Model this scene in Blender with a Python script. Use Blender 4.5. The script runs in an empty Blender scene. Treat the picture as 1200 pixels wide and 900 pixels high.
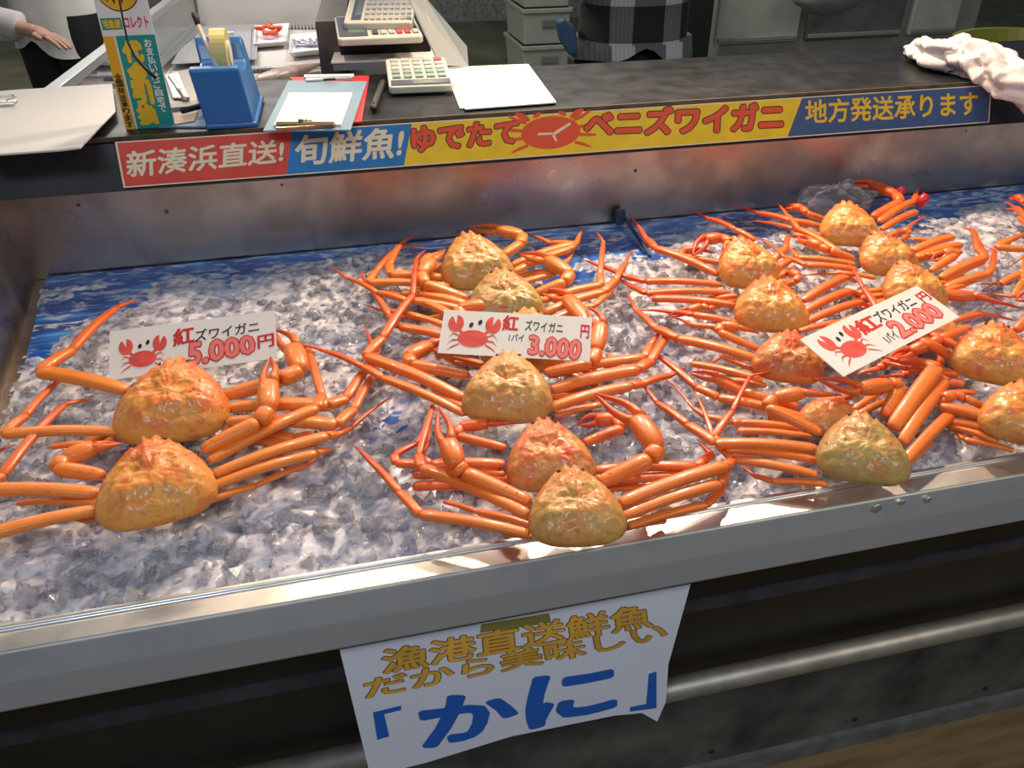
import bpy, math, random
import numpy as np
from mathutils import Vector, Matrix, noise

random.seed(7)
rng = np.random.default_rng(11)
SC = bpy.context.scene
COL = SC.collection

# ------------------------------------------------------------------ camera
F, PITCH, YAW, CAMH = 965.0, math.radians(33), math.radians(13.5), 1.48
fh = Vector((math.sin(YAW), math.cos(YAW), 0)); RT = Vector((math.cos(YAW), -math.sin(YAW), 0)); ZU = Vector((0, 0, 1))
FW = fh * math.cos(PITCH) - ZU * math.sin(PITCH); UP = fh * math.sin(PITCH) + ZU * math.cos(PITCH)
CAM = Vector((0, 0, CAMH))
cam = bpy.data.cameras.new('camera'); camo = bpy.data.objects.new('camera', cam); COL.objects.link(camo)
cam.sensor_width = 36; cam.lens = 36 * F / 1200; cam.clip_start = .02
camo.matrix_world = Matrix(((RT.x, UP.x, -FW.x, 0), (RT.y, UP.y, -FW.y, 0), (RT.z, UP.z, -FW.z, CAMH), (0, 0, 0, 1)))
SC.camera = camo

# ------------------------------------------------------------------ light
SC.view_settings.view_transform = 'Standard'; SC.view_settings.look = 'None'
SC.view_settings.gamma = 1; SC.view_settings.use_curve_mapping = False
SC.view_settings.exposure = 0.0
W = bpy.data.worlds.new('hall'); SC.world = W; W.use_nodes = True
W.node_tree.nodes['Background'].inputs[0].default_value = (.80, .88, 1, 1)
W.node_tree.nodes['Background'].inputs[1].default_value = .16
def lamp(name, kind, loc, target, power, color, size=.06, spot=90, blend=.6, sy=None):
    l = bpy.data.lights.new(name, kind); l.energy = power; l.color = color
    if kind == 'SPOT': l.spot_size = math.radians(spot); l.spot_blend = blend; l.shadow_soft_size = size
    elif kind == 'AREA':
        l.size = size
        if sy: l.shape = 'RECTANGLE'; l.size_y = sy
    else: l.shadow_soft_size = size
    o = bpy.data.objects.new(name, l); COL.objects.link(o); o.location = loc
    o.rotation_euler = (Vector(target) - Vector(loc)).to_track_quat('-Z', 'Y').to_euler()
    return o
WARM = (1, .74, .50)
lamp('pendant_spot', 'SPOT', (-.10, 2.02, 1.98), (-.05, 1.05, .8), 27, WARM, .04, 118, .9)
lamp('pendant_spot', 'SPOT', (.55, 2.02, 1.98), (.45, 1.15, .8), 70, WARM, .04, 118, .9)
lamp('pendant_spot', 'SPOT', (1.15, 2.02, 1.98), (1.0, 1.2, .8), 96, WARM, .04, 118, .9)
lamp('ceiling_panel', 'AREA', (-.7, -.9, 2.9), (.0, .9, .6), 22, (.78, .89, 1), 1.3, sy=.35)
lamp('ceiling_panel', 'AREA', (1.8, -.7, 2.9), (1, .8, .6), 20, (1, .92, .80), 1.3, sy=.35)
lamp('case_tube', 'AREA', (-.35, 3.6, 1.75), (-.3, 3.3, .8), 9, (1, .92, .86), .8, sy=.2)
lamp('back_ceiling_panel', 'AREA', (1.2, 4.0, 3.0), (1.0, 4.0, 0), 40, (1, .97, .88), 1.5, sy=.6)
lamp('back_ceiling_panel', 'AREA', (-1.5, 5.5, 3.0), (-1.5, 5.6, 0), 60, (1, .95, .82), 1.5, sy=.6)

# ------------------------------------------------------------------ helpers
def ray(px, py): return RT * ((px - 600) / F) - UP * ((py - 450) / F) + FW
def at_z(px, py, z): d = ray(px, py); return CAM + d * ((z - CAMH) / d.z)
def at_y(px, py, y): d = ray(px, py); return CAM + d * (y / d.y)
def at_pl(px, py, p, n): d = ray(px, py); return CAM + d * ((p - CAM).dot(n) / d.dot(n))
def depth(p): return (p - CAM).dot(FW)

def tag(o, label=None, cat=None, group=None, kind=None):
    if label: o['label'] = label
    if cat: o['category'] = cat
    if group: o['group'] = group
    if kind: o['kind'] = kind
    return o
def empty(name, loc, label, cat, group=None):
    o = bpy.data.objects.new(name, None); COL.objects.link(o); o.location = loc
    o.empty_display_size = .05
    return tag(o, label, cat, group)

class MB:
    """collects vertices (world space) and faces, built as one mesh"""
    def __init__(s): s.v = []; s.f = []; s.a = []
    def add(s, vs, fs, a=0.0):
        n = len(s.v); s.v += [Vector(p) for p in vs]; s.f += [tuple(i + n for i in f) for f in fs]
        s.a += list(a) if hasattr(a, '__len__') else [a] * len(vs)
        return s
    def box(s, c, d, R=None, a=0.0):
        R = R or Matrix.Identity(3); c = Vector(c)
        vs = [c + R @ Vector((x * d[0] / 2, y * d[1] / 2, z * d[2] / 2)) for z in (-1, 1) for y in (-1, 1) for x in (-1, 1)]
        return s.add(vs, [(0, 2, 3, 1), (4, 5, 7, 6), (0, 1, 5, 4), (2, 6, 7, 3), (0, 4, 6, 2), (1, 3, 7, 5)], a)
    def prism(s, pts, off, a=0.0):
        """closed polygon pts extruded by vector off"""
        n = len(pts); off = Vector(off); vs = [Vector(p) for p in pts] + [Vector(p) + off for p in pts]
        fs = [tuple(range(n - 1, -1, -1)), tuple(range(n, 2 * n))] + [(i, (i + 1) % n, n + (i + 1) % n, n + i) for i in range(n)]
        return s.add(vs, fs, a)
    def tube(s, pts, rad, n=10, flat=1.0, attr=None, caps=True, boxy=0):
        pts = [Vector(p) for p in pts]; m = len(pts); vs = []; al = []
        for i, p in enumerate(pts):
            t = (pts[min(i + 1, m - 1)] - pts[max(i - 1, 0)])
            t = t.normalized() if t.length > 1e-9 else Vector((1, 0, 0))
            up = ZU - t * t.z
            if up.length < .15: up = Vector((0, 1, 0)) - t * t.y
            up.normalize(); sd = t.cross(up)
            for k in range(n):
                an = 2 * math.pi * k / n
                ca, sa = math.cos(an), math.sin(an); kb = (abs(ca) ** boxy + abs(sa) ** boxy) ** (-1 / boxy) if boxy else 1
                vs.append(p + (sd * ca + up * sa * flat) * (rad[i] * kb)); al.append(attr[i] if attr else 0.0)
        fs = [(i * n + k, i * n + (k + 1) % n, (i + 1) * n + (k + 1) % n, (i + 1) * n + k) for i in range(m - 1) for k in range(n)]
        if caps: fs += [tuple(range(n - 1, -1, -1)), tuple((m - 1) * n + k for k in range(n))]
        return s.add(vs, fs, al)
    def ball(s, c, r, n=12, a=0.0, sc=(1, 1, 1)):
        c = Vector(c); vs = []; h = n // 2
        for i in range(h + 1):
            ph = math.pi * i / h
            for k in range(n):
                th = 2 * math.pi * k / n
                vs.append(c + Vector((r * sc[0] * math.sin(ph) * math.cos(th), r * sc[1] * math.sin(ph) * math.sin(th), r * sc[2] * math.cos(ph))))
        fs = [(i * n + k, (i + 1) * n + k, (i + 1) * n + (k + 1) % n, i * n + (k + 1) % n) for i in range(h) for k in range(n)]
        return s.add(vs, fs, a)
    def build(s, name, mat, parent=None, smooth=False, bevel=0, origin=None, sub=0, seg=2):
        loc = Vector((0, 0, 0))
        if parent is not None: loc = wloc(parent)
        elif origin is not None: loc = Vector(origin)
        elif s.v:
            loc = Vector((sum(p.x for p in s.v) / len(s.v), sum(p.y for p in s.v) / len(s.v), min(p.z for p in s.v)))
        me = bpy.data.meshes.new(name); me.from_pydata([tuple(p - loc) for p in s.v], [], s.f); me.validate()
        if any(s.a):
            at = me.attributes.new('tint', 'FLOAT', 'POINT')
            if len(at.data) == len(s.a): at.data.foreach_set('value', np.array(s.a, dtype=np.float32))
        import bmesh
        b = bmesh.new(); b.from_mesh(me)
        if smooth: bmesh.ops.remove_doubles(b, verts=b.verts, dist=2e-6)
        bmesh.ops.recalc_face_normals(b, faces=b.faces); b.to_mesh(me); b.free()
        if smooth: me.polygons.foreach_set('use_smooth', [True] * len(me.polygons))
        me.materials.append(mat)
        o = bpy.data.objects.new(name, me); COL.objects.link(o)
        if parent is not None: o.parent = parent
        else: o.location = loc
        if bevel:
            m = o.modifiers.new('bevel', 'BEVEL'); m.width = bevel; m.segments = seg; m.limit_method = 'ANGLE'; m.angle_limit = math.radians(40)
        if sub:
            m = o.modifiers.new('sub', 'SUBSURF'); m.levels = sub; m.render_levels = sub
        return o
def wloc(o):
    p = Vector(o.location)
    while o.parent is not None: o = o.parent; p = p + Vector(o.location)
    return p

# ------------------------------------------------------------------ materials
MATS = {}
def mat(name, col, rough=.5, metal=0, coat=0, var=.0, vscale=20, bump=0, bscale=80, trans=0, ior=1.45, emit=None, spec=.5, sss=0, stretch=None, rvar=0):
    if name in MATS: return MATS[name]
    m = bpy.data.materials.new(name); m.use_nodes = True; nt = m.node_tree; b = nt.nodes['Principled BSDF']
    b.inputs['Base Color'].default_value = (*col, 1); b.inputs['Roughness'].default_value = rough; b.inputs['Metallic'].default_value = metal
    b.inputs['Coat Weight'].default_value = coat; b.inputs['Coat Roughness'].default_value = .12
    b.inputs['Transmission Weight'].default_value = trans; b.inputs['IOR'].default_value = ior
    b.inputs['Specular IOR Level'].default_value = spec
    if sss: b.inputs['Subsurface Weight'].default_value = sss; b.inputs['Subsurface Radius'].default_value = (.01, .005, .003)
    if emit: b.inputs['Emission Color'].default_value = (*col, 1); b.inputs['Emission Strength'].default_value = emit
    tc = nt.nodes.new('ShaderNodeTexCoord'); src = tc.outputs['Object']
    if stretch:
        mp = nt.nodes.new('ShaderNodeMapping'); mp.inputs['Scale'].default_value = stretch; nt.links.new(src, mp.inputs[0]); src = mp.outputs[0]
    if var or rvar:
        n = nt.nodes.new('ShaderNodeTexNoise'); n.inputs['Scale'].default_value = vscale; n.inputs['Detail'].default_value = 6
        nt.links.new(src, n.inputs['Vector'])
        if var:
            r = nt.nodes.new('ShaderNodeMix'); r.data_type = 'RGBA'
            r.inputs['A'].default_value = (*[c * (1 - var) for c in col], 1); r.inputs['B'].default_value = (*[min(1, c * (1 + var)) for c in col], 1)
            mr = nt.nodes.new('ShaderNodeMapRange'); mr.inputs[1].default_value = .3; mr.inputs[2].default_value = .7
            nt.links.new(n.outputs[0], mr.inputs[0]); nt.links.new(mr.outputs[0], r.inputs['Factor']); nt.links.new(r.outputs['Result'], b.inputs['Base Color'])
        if rvar:
            mr2 = nt.nodes.new('ShaderNodeMapRange'); mr2.inputs[1].default_value = .35; mr2.inputs[2].default_value = .65
            mr2.inputs[3].default_value = max(.02, rough - rvar); mr2.inputs[4].default_value = rough + rvar
            nt.links.new(n.outputs[0], mr2.inputs[0]); nt.links.new(mr2.outputs[0], b.inputs['Roughness'])
    if bump:
        n = nt.nodes.new('ShaderNodeTexNoise'); n.inputs['Scale'].default_value = bscale; n.inputs['Detail'].default_value = 4
        bp = nt.nodes.new('ShaderNodeBump'); bp.inputs['Strength'].default_value = bump; bp.inputs['Distance'].default_value = .002
        nt.links.new(src, n.inputs['Vector']); nt.links.new(n.outputs[0], bp.inputs['Height']); nt.links.new(bp.outputs[0], b.inputs['Normal'])
    MATS[name] = m
    return m
def nodes_mat(name):
    m = bpy.data.materials.new(name); m.use_nodes = True; MATS[name] = m
    return m, m.node_tree, m.node_tree.nodes['Principled BSDF']
def ramp(nt, fac, stops):
    r = nt.nodes.new('ShaderNodeValToRGB'); e = r.color_ramp.elements
    while len(e) < len(stops): e.new(.5)
    for i, (p, c) in enumerate(stops): e[i].position = p; e[i].color = (*c, 1)
    nt.links.new(fac, r.inputs[0]); return r.outputs[0]
def noise_node(nt, vec, scale, detail=5, dist=0):
    n = nt.nodes.new('ShaderNodeTexNoise'); n.inputs['Scale'].default_value = scale; n.inputs['Detail'].default_value = detail; n.inputs['Distortion'].default_value = dist
    if vec: nt.links.new(vec, n.inputs['Vector'])
    return n.outputs[0]
def mix(nt, fac, a, b, blend='MIX'):
    r = nt.nodes.new('ShaderNodeMix'); r.data_type = 'RGBA'; r.blend_type = blend
    for k, v in (('Factor', fac), ('A', a), ('B', b)):
        if isinstance(v, (int, float)): r.inputs[k].default_value = v
        elif isinstance(v, tuple): r.inputs[k].default_value = (*v, 1)
        else: nt.links.new(v, r.inputs[k])
    return r.outputs['Result']
def math_node(nt, op, a, b=0.0, clamp=False):
    r = nt.nodes.new('ShaderNodeMath'); r.operation = op; r.use_clamp = clamp
    for i, v in enumerate((a, b)):
        if isinstance(v, (int, float)): r.inputs[i].default_value = v
        else: nt.links.new(v, r.inputs[i])
    return r.outputs[0]

# crab shell: tan to orange, redder towards the front, mottled
def shell_mat(name, tan, red, amt):
    m, nt, b = nodes_mat(name)
    tc = nt.nodes.new('ShaderNodeTexCoord'); inf = nt.nodes.new('ShaderNodeObjectInfo')
    add = nt.nodes.new('ShaderNodeVectorMath'); add.operation = 'ADD'
    sc = nt.nodes.new('ShaderNodeVectorMath'); sc.operation = 'SCALE'; sc.inputs[0].default_value = (7, 3, 5)
    nt.links.new(inf.outputs['Random'], sc.inputs['Scale']); nt.links.new(tc.outputs['Object'], add.inputs[0]); nt.links.new(sc.outputs[0], add.inputs[1])
    v = add.outputs[0]
    at = nt.nodes.new('ShaderNodeAttribute'); at.attribute_name = 'tint'
    n1 = noise_node(nt, v, 34, 6, .6); n2 = noise_node(nt, v, 130, 4)
    f = math_node(nt, 'MULTIPLY', math_node(nt, 'ADD', math_node(nt, 'MULTIPLY', at.outputs['Fac'], .60), math_node(nt, 'MULTIPLY', math_node(nt, 'SUBTRACT', n1, .46), 4.2)), amt, True)
    c = mix(nt, f, tan, red)
    spots = math_node(nt, 'MULTIPLY', math_node(nt, 'GREATER_THAN', n2, .62), .35)
    c = mix(nt, spots, c, tuple(x * .62 for x in red))
    n3 = noise_node(nt, v, 18, 3); pale = math_node(nt, 'MULTIPLY', math_node(nt, 'SUBTRACT', n3, .5, True), 1.6, True)
    c = mix(nt, math_node(nt, 'MULTIPLY', pale, .5), c, (tan[0] * 1.0, tan[1] * 1.12, tan[2] * 1.2))
    nt.links.new(c, b.inputs['Base Color']); b.inputs['Roughness'].default_value = .48
    b.inputs['Coat Weight'].default_value = .30; b.inputs['Coat Roughness'].default_value = .10
    b.inputs['Subsurface Weight'].default_value = .08; b.inputs['Subsurface Radius'].default_value = (.006, .003, .001)
    bp = nt.nodes.new('ShaderNodeBump'); bp.inputs['Strength'].default_value = .5; bp.inputs['Distance'].default_value = .0014
    vo = nt.nodes.new('ShaderNodeTexVoronoi'); vo.inputs['Scale'].default_value = 150; nt.links.new(v, vo.inputs['Vector'])
    h = math_node(nt, 'ADD', math_node(nt, 'MULTIPLY', vo.outputs['Distance'], -.8), noise_node(nt, v, 70, 5))
    nt.links.new(h, bp.inputs['Height']); nt.links.new(bp.outputs[0], b.inputs['Normal'])
    return m
def leg_mat(name, c0, c1, c2):
    m, nt, b = nodes_mat(name)
    tc = nt.nodes.new('ShaderNodeTexCoord'); at = nt.nodes.new('ShaderNodeAttribute'); at.attribute_name = 'tint'
    n = noise_node(nt, tc.outputs['Object'], 45, 5)
    f = math_node(nt, 'ADD', at.outputs['Fac'], math_node(nt, 'MULTIPLY', math_node(nt, 'SUBTRACT', n, .5), .5), True)
    c = ramp(nt, f, [(0, c0), (.45, c1), (1, c2)])
    n2 = noise_node(nt, tc.outputs['Object'], 260, 3); c = mix(nt, math_node(nt, 'MULTIPLY', math_node(nt, 'GREATER_THAN', n2, .66), .4), c, tuple(x * .6 for x in c2))
    nt.links.new(c, b.inputs['Base Color']); b.inputs['Roughness'].default_value = .42
    b.inputs['Coat Weight'].default_value = .25; b.inputs['Coat Roughness'].default_value = .10
    b.inputs['Subsurface Weight'].default_value = .1; b.inputs['Subsurface Radius'].default_value = (.006, .002, .001)
    bp = nt.nodes.new('ShaderNodeBump'); bp.inputs['Strength'].default_value = .3; bp.inputs['Distance'].default_value = .001
    nt.links.new(n2, bp.inputs['Height']); nt.links.new(bp.outputs[0], b.inputs['Normal'])
    return m
SHELL = {'orange': shell_mat('shell_orange', (.72, .315, .06), (.68, .105, .018), .85),
         'tan': shell_mat('shell_tan', (.58, .315, .085), (.60, .15, .03), .60),
         'olive': shell_mat('shell_olive', (.46, .31, .09), (.56, .15, .035), .62),
         'red': shell_mat('shell_red', (.66, .27, .07), (.66, .09, .02), 1.1)}
LEG = {'orange': leg_mat('leg_orange', (.80, .195, .022), (.76, .125, .013), (.58, .040, .006)),
       'amber': leg_mat('leg_amber', (.78, .240, .035), (.74, .160, .020), (.56, .050, .008)),
       'red': leg_mat('leg_red', (.80, .160, .020), (.74, .080, .010), (.58, .026, .006))}
BELLY = mat('crab_belly', (.72, .50, .25), .4, coat=.3, var=.2, vscale=60)
EYE = mat('crab_eye', (.05, .025, .012), .15, coat=.6)

# brushed steel
def steel_mat(name, col, rough, stretch, warm=0):
    m, nt, b = nodes_mat(name)
    tc = nt.nodes.new('ShaderNodeTexCoord'); mp = nt.nodes.new('ShaderNodeMapping'); mp.inputs['Scale'].default_value = stretch
    nt.links.new(tc.outputs['Object'], mp.inputs[0])
    n = noise_node(nt, mp.outputs[0], 30, 5); n2 = noise_node(nt, tc.outputs['Object'], 14, 6, .4)
    c = mix(nt, math_node(nt, 'MULTIPLY', math_node(nt, 'SUBTRACT', n2, .45), 1.6, True), col, tuple(x * .52 for x in col))
    nt.links.new(c, b.inputs['Base Color']); b.inputs['Metallic'].default_value = 1
    mr = nt.nodes.new('ShaderNodeMapRange'); mr.inputs[1].default_value = .3; mr.inputs[2].default_value = .7; mr.inputs[3].default_value = rough - .09; mr.inputs[4].default_value = rough + .12
    nt.links.new(n2, mr.inputs[0]); nt.links.new(mr.outputs[0], b.inputs['Roughness'])
    bp = nt.nodes.new('ShaderNodeBump'); bp.inputs['Strength'].default_value = .08; bp.inputs['Distance'].default_value = .001
    nt.links.new(n, bp.inputs['Height']); nt.links.new(bp.outputs[0], b.inputs['Normal'])
    return m
STEEL = steel_mat('steel_rim', (.68, .67, .65), .40, (1, 12, 12))
STEELW = steel_mat('steel_wall', (.47, .41, .37), .34, (1, 14, 14))
BLACKP = mat('black_laminate', (.018, .018, .02), .42, var=.3, vscale=8, bump=.05)
BLACKT = mat('black_top', (.007, .008, .010), .40, var=.25, vscale=18, rvar=.06, spec=.35)
DARKW = mat('dark_front', (.016, .014, .011), .38, var=.4, vscale=6)
KICK = mat('kick_grey', (.075, .08, .068), .8, var=.6, vscale=9, bump=.3, bscale=40)
FLOORM = mat('floor_brown', (.20, .135, .065), .55, var=.3, vscale=5, stretch=(1, 8, 1), rvar=.1)
WHITEP = mat('paper_white', (.80, .78, .76), .7)
INKBLK = mat('ink_black', (.012, .010, .010), .6)
INKRED = mat('ink_red', (.62, .025, .02), .6)
INKPINK = mat('ink_pink', (.80, .22, .20), .6)

# ------------------------------------------------------------------ lettering
def glyphs(s, offset=0.0, res=2):
    c = bpy.data.curves.new('t', 'FONT'); c.body = s; c.offset = offset; c.resolution_u = res
    o = bpy.data.objects.new('t', c); COL.objects.link(o)
    me = bpy.data.meshes.new_from_object(o)
    vs = [(v.co.x, v.co.y) for v in me.vertices]; fs = [tuple(p.vertices) for p in me.polygons]
    bpy.data.objects.remove(o); bpy.data.meshes.remove(me); bpy.data.curves.remove(c)
    return vs, fs
class Board:
    """a flat board: origin, unit axes along its width (U) and height (V), outward normal N"""
    def __init__(s, O, U, V):
        s.O = Vector(O); s.U = Vector(U).normalized(); s.V = (Vector(V) - s.U * Vector(V).dot(s.U)).normalized(); s.N = s.U.cross(s.V)
        if s.N.dot(CAM - s.O) < 0: s.N = -s.N
    def P(s, u, v, h=0): return s.O + s.U * u + s.V * v + s.N * h
    def uv(s, px, py):
        p = at_pl(px, py, s.O, s.N) - s.O; return (p.dot(s.U), p.dot(s.V))
    def poly(s, mb, uvs, h0, h1=None):
        if h1 is None: h1 = h0 + .0002
        mb.prism([s.P(u, v, h0) for u, v in uvs], s.N * (h1 - h0)); return mb
    def ell(s, cu, cv, ru, rv, n=24, rot=0):
        c, q = math.cos(rot), math.sin(rot)
        return [(cu + ru * math.cos(t) * c - rv * math.sin(t) * q, cv + ru * math.cos(t) * q + rv * math.sin(t) * c) for t in [2 * math.pi * i / n for i in range(n)]]
    def text(s, mb, txt, quad, h, bold=0.0, em=True):
        """lettering fitted to the four corners (bl, br, tr, tl) in board units"""
        vs, fs = glyphs(txt, 0); n = len(vs); rest = bold
        xs = [v[0] for v in glyphs(txt, 0)[0]]; ys = [v[1] for v in glyphs(txt, 0)[0]]
        dirs = [(0, 0)]
        if rest > .003: dirs += [(rest * math.cos(k * math.pi / 8), rest * math.sin(k * math.pi / 8)) for k in range(16)]
        x0, x1, y0, y1 = min(xs), max(xs), min(ys), max(ys)
        a, b, c, d = quad; out = []
        for ci, (dx, dy) in enumerate(dirs):
            out = []; hh = h + ci * 1.5e-5
            for x, y in vs:
                t = (x + dx - x0) / (x1 - x0); q = (y + dy - y0) / (y1 - y0)
                u = (a[0] * (1 - t) + b[0] * t) * (1 - q) + (d[0] * (1 - t) + c[0] * t) * q
                v = (a[1] * (1 - t) + b[1] * t) * (1 - q) + (d[1] * (1 - t) + c[1] * t) * q
                out.append(s.P(u, v, hh))
            mb.add(out, fs)
        return mb
    def tpx(s, mb, txt, pq, h, bold=0.0):
        return s.text(mb, txt, [s.uv(*p) for p in pq], h, bold)

# ================================================================== SETTING
def struct(name, mb, m, **k):
    o = mb.build(name, m, **k); o['kind'] = 'structure'; return o
FLB = mat('floor_back', (.13, .125, .085), .6, var=.35, vscale=3)
struct('floor', MB().box((.8, .2, -.05), (9, 2.4, .1)), FLOORM)
struct('floor_behind_counter', MB().box((3.5, 5.2, -.05), (24, 7.6, .1)), FLB)
struct('wall_back', MB().box((3.5, 9.05, 1.4), (24, .1, 2.8)), mat('wall_grey', (.16, .165, .15), .8, var=.3, vscale=4))
struct('baseboard_back', MB().box((3.5, 8.97, .12), (24, .05, .24)), mat('base_grey', (.22, .22, .2), .7, var=.4, vscale=30))

# ================================================================== DISPLAY CASE
XL, XR = -.62, 2.30
ZI = .812                                   # top of the ice
ZS = .790                                   # printed sheet
case = empty('seafood_display_case', (.8, 1.15, 0), 'stainless steel open ice case with black front that holds the boiled crabs', 'display case')
def strip(mb, prof, x0=XL, x1=XR):
    mb.prism([(x0, y, z) for y, z in prof], (x1 - x0, 0, 0)); return mb
rim = strip(MB(), [(.690, .770), (.678, .806), (.676, .816), (.672, .822), (.667, .822), (.665, .8185), (.662, .8185), (.660, .8205), (.637, .8205), (.634, .8195),
                   (.621, .792), (.6105, .764), (.612, .762), (.640, .762), (.655, .772), (.655, .780)])
rimo = rim.build('front_rim', STEEL, case, bevel=.0012)
for px, py, r in ((1028, 596, .007), (1058, 589, .004), (1088, 586, .005)):
    p = at_y(px, py, .628); dm = MB(); dm.ball(p, r, 14, sc=(1, .25, 1)); dm.build('rim_dent', STEEL, case, smooth=True)
MB().box(((XL + XR) / 2, 1.145, .772), (XR - XL, .94, .02)).build('ice_pan', STEELW, case)
strip(MB(), [(1.618, .775), (1.604, .965), (1.615, .965), (1.632, .775)]).build('back_wall', STEELW, case)
lw = MB(); lw.prism([(-.556, 1.62, .775), (-.455, .68, .775), (-.490, .68, .968), (-.588, 1.62, .968)], (-.02, 0, 0)); lw.build('side_wall', STEELW, case)
strip(MB(), [(.678, .50), (.678, .745), (.70, .745), (.70, .50)]).build('front_panel', DARKW, case)
strip(MB(), [(.673, .632), (.673, .652), (.678, .652), (.678, .632)]).build('panel_seam', mat('seam', (.03, .032, .04), .35, var=.4, vscale=20), case)
b = MB(); b.tube([(XL, .652, .508), (XR, .652, .508)], [.0165, .0165], 20); b.build('bumper_rail', mat('galvanised', (.42, .39, .34), .5, metal=.85, var=.15, vscale=30), case, smooth=True)
strip(MB(), [(.800, .03), (.790, .56), (.81, .56), (.82, .03)]).build('kick_panel', KICK, case)
strip(MB(), [(.788, .0), (.788, .042), (.80, .042), (.80, .0)]).build('kick_trim', mat('kick_trim', (.17, .18, .185), .5, metal=.3, var=.3, vscale=20), case)
rv = MB()
for px, py in ((834, 881), (1002, 843), (1155, 807)):
    p = at_y(px, py, .787); rv.ball(p, .006, 10, sc=(1, .4, 1))
rv.build('rivet', INKBLK, case, smooth=True)
wl = MB()
for px, py in ((92, 240), (195, 248), (330, 216), (633, 190), (900, 168), (1132, 153), (745, 200)):
    p = at_y(px, py, 1.607); wl.ball(p, .004, 10, sc=(1, .35, 1))
wl.build('wall_rivet', mat('rust', (.12, .07, .05), .6), case, smooth=True)

# printed sheet with a sea-wave pattern
m, nt, b = nodes_mat('wave_print')
tc = nt.nodes.new('ShaderNodeTexCoord'); mp = nt.nodes.new('ShaderNodeMapping'); mp.inputs['Scale'].default_value = (1, 2.6, 1)
nt.links.new(tc.outputs['Object'], mp.inputs[0])
n1 = noise_node(nt, mp.outputs[0], 5.5, 9, 1.1); n2 = noise_node(nt, mp.outputs[0], 24, 8, .8); n3 = noise_node(nt, mp.outputs[0], 2.2, 3, .3)
c = ramp(nt, n1, [(.30, (.008, .035, .18)), (.48, (.015, .095, .42)), (.60, (.04, .24, .66)), (.70, (.40, .60, .82))])
foam = ramp(nt, math_node(nt, 'ADD', math_node(nt, 'MULTIPLY', n2, .75), math_node(nt, 'MULTIPLY', n3, .35)), [(.56, (0, 0, 0)), (.66, (1, 1, 1))])
c = mix(nt, math_node(nt, 'MULTIPLY', foam, .75), c, (.62, .72, .82))
nt.links.new(c, b.inputs['Base Color']); b.inputs['Roughness'].default_value = .28; b.inputs['Coat Weight'].default_value = .3
sh = MB(); P = [(-.535, 1.612), (-.43, .690), (XR - .02, .690), (XR - .02, 1.612)]
sh.prism([(x, y, ZS - .004) for x, y in P], (0, 0, .004))
tag(sh.build('wave_printed_sheet', m), 'blue plastic sheet printed with sea waves lying under the ice', 'sheet')
# loose overlap of the sheet near the back wall
fl = MB(); a0 = at_z(733, 256, ZS + .02); a1 = at_z(762, 300, ZS + .004)
fl.tube([a0, a1], [.004, .003], 8); fl.box(a0 + Vector((-.008, .012, .0)), (.02, .012, .03))
tag(fl.build('drain_clip', mat('clip_dark', (.03, .05, .09), .4)), 'small dark clip with a clear strip holding the sheet at the back wall', 'clip')

# ------------------------------------------------------------------ crushed ice
bnd = [at_z(px, py, .80) for px, py in ((30, 425), (60, 402), (100, 378), (160, 358), (250, 344), (340, 322), (430, 292), (520, 285), (600, 305), (660, 340), (720, 318), (790, 292), (900, 275), (1000, 258), (1130, 250), (1200, 243))]
bnd.sort(key=lambda p: p.x)
bx = [p.x for p in bnd]; by = [p.y for p in bnd]
def edge(x): return float(np.interp(x, bx, by))
ico_v = []; ph = (1 + 5 ** .5) / 2
for s1 in (-1, 1):
    for s2 in (-1, 1): ico_v += [(0, s1, s2 * ph), (s1, s2 * ph, 0), (s2 * ph, 0, s1)]
ico_v = np.array(ico_v) / math.sqrt(1 + ph * ph)
import bmesh
bmm = bmesh.new()
for v in ico_v: bmm.verts.new(v)
bmesh.ops.convex_hull(bmm, input=bmm.verts); bmm.verts.index_update()
ico_f = np.array([[v.index for v in f.verts] for f in bmm.faces]); bmm.free()
V = []; FA = []; cnt = 0
N = 8000
tries = 0
while cnt < N and tries < 90000:
    tries += 1
    x = random.uniform(-.55, 2.1) if random.random() < .5 else random.uniform(-.55, 1.1); y = random.uniform(.686, 1.60)
    if x < -.435 - .105 * (y - .686) / .92: continue
    e = edge(x) + .05 * noise.noise((x * 7, y * 7, 3))
    d = e - y
    if d < -.015 or (d < .09 and random.random() > .25 + d * 8): continue
    k = noise.noise((x * 9, y * 9, 1.7)) + .5 * noise.noise((x * 23, y * 23, 5.1))
    if k < -.42 and random.random() < .75: continue
    thick = min(1, max(.15, d / .15)) * (.012 + .012 * max(-.5, k))
    r = random.choice((.004, .005, .006, .008, .010, .013, .017)) * random.uniform(.8, 1.2)
    s = np.array([random.uniform(.7, 1.3), random.uniform(.55, 1.1), random.uniform(.35, .75)]) * r
    q = rng.normal(size=4); q /= np.linalg.norm(q); w, a, b2, c2 = q
    R = np.array([[1 - 2 * (b2 * b2 + c2 * c2), 2 * (a * b2 - w * c2), 2 * (a * c2 + w * b2)], [2 * (a * b2 + w * c2), 1 - 2 * (a * a + c2 * c2), 2 * (b2 * c2 - w * a)], [2 * (a * c2 - w * b2), 2 * (b2 * c2 + w * a), 1 - 2 * (a * a + b2 * b2)]])
    vv = (ico_v * (1 + rng.uniform(-.28, .22, size=(12, 1)))) * s @ R.T
    z = ZS + random.uniform(.000, max(.004, thick)); vv = vv + np.array([x, y, z]); vv[:, 1] = np.maximum(vv[:, 1], .682)
    V.append(vv); FA.append(ico_f + cnt * 12); cnt += 1
V = np.concatenate(V); FA = np.concatenate(FA)
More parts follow.
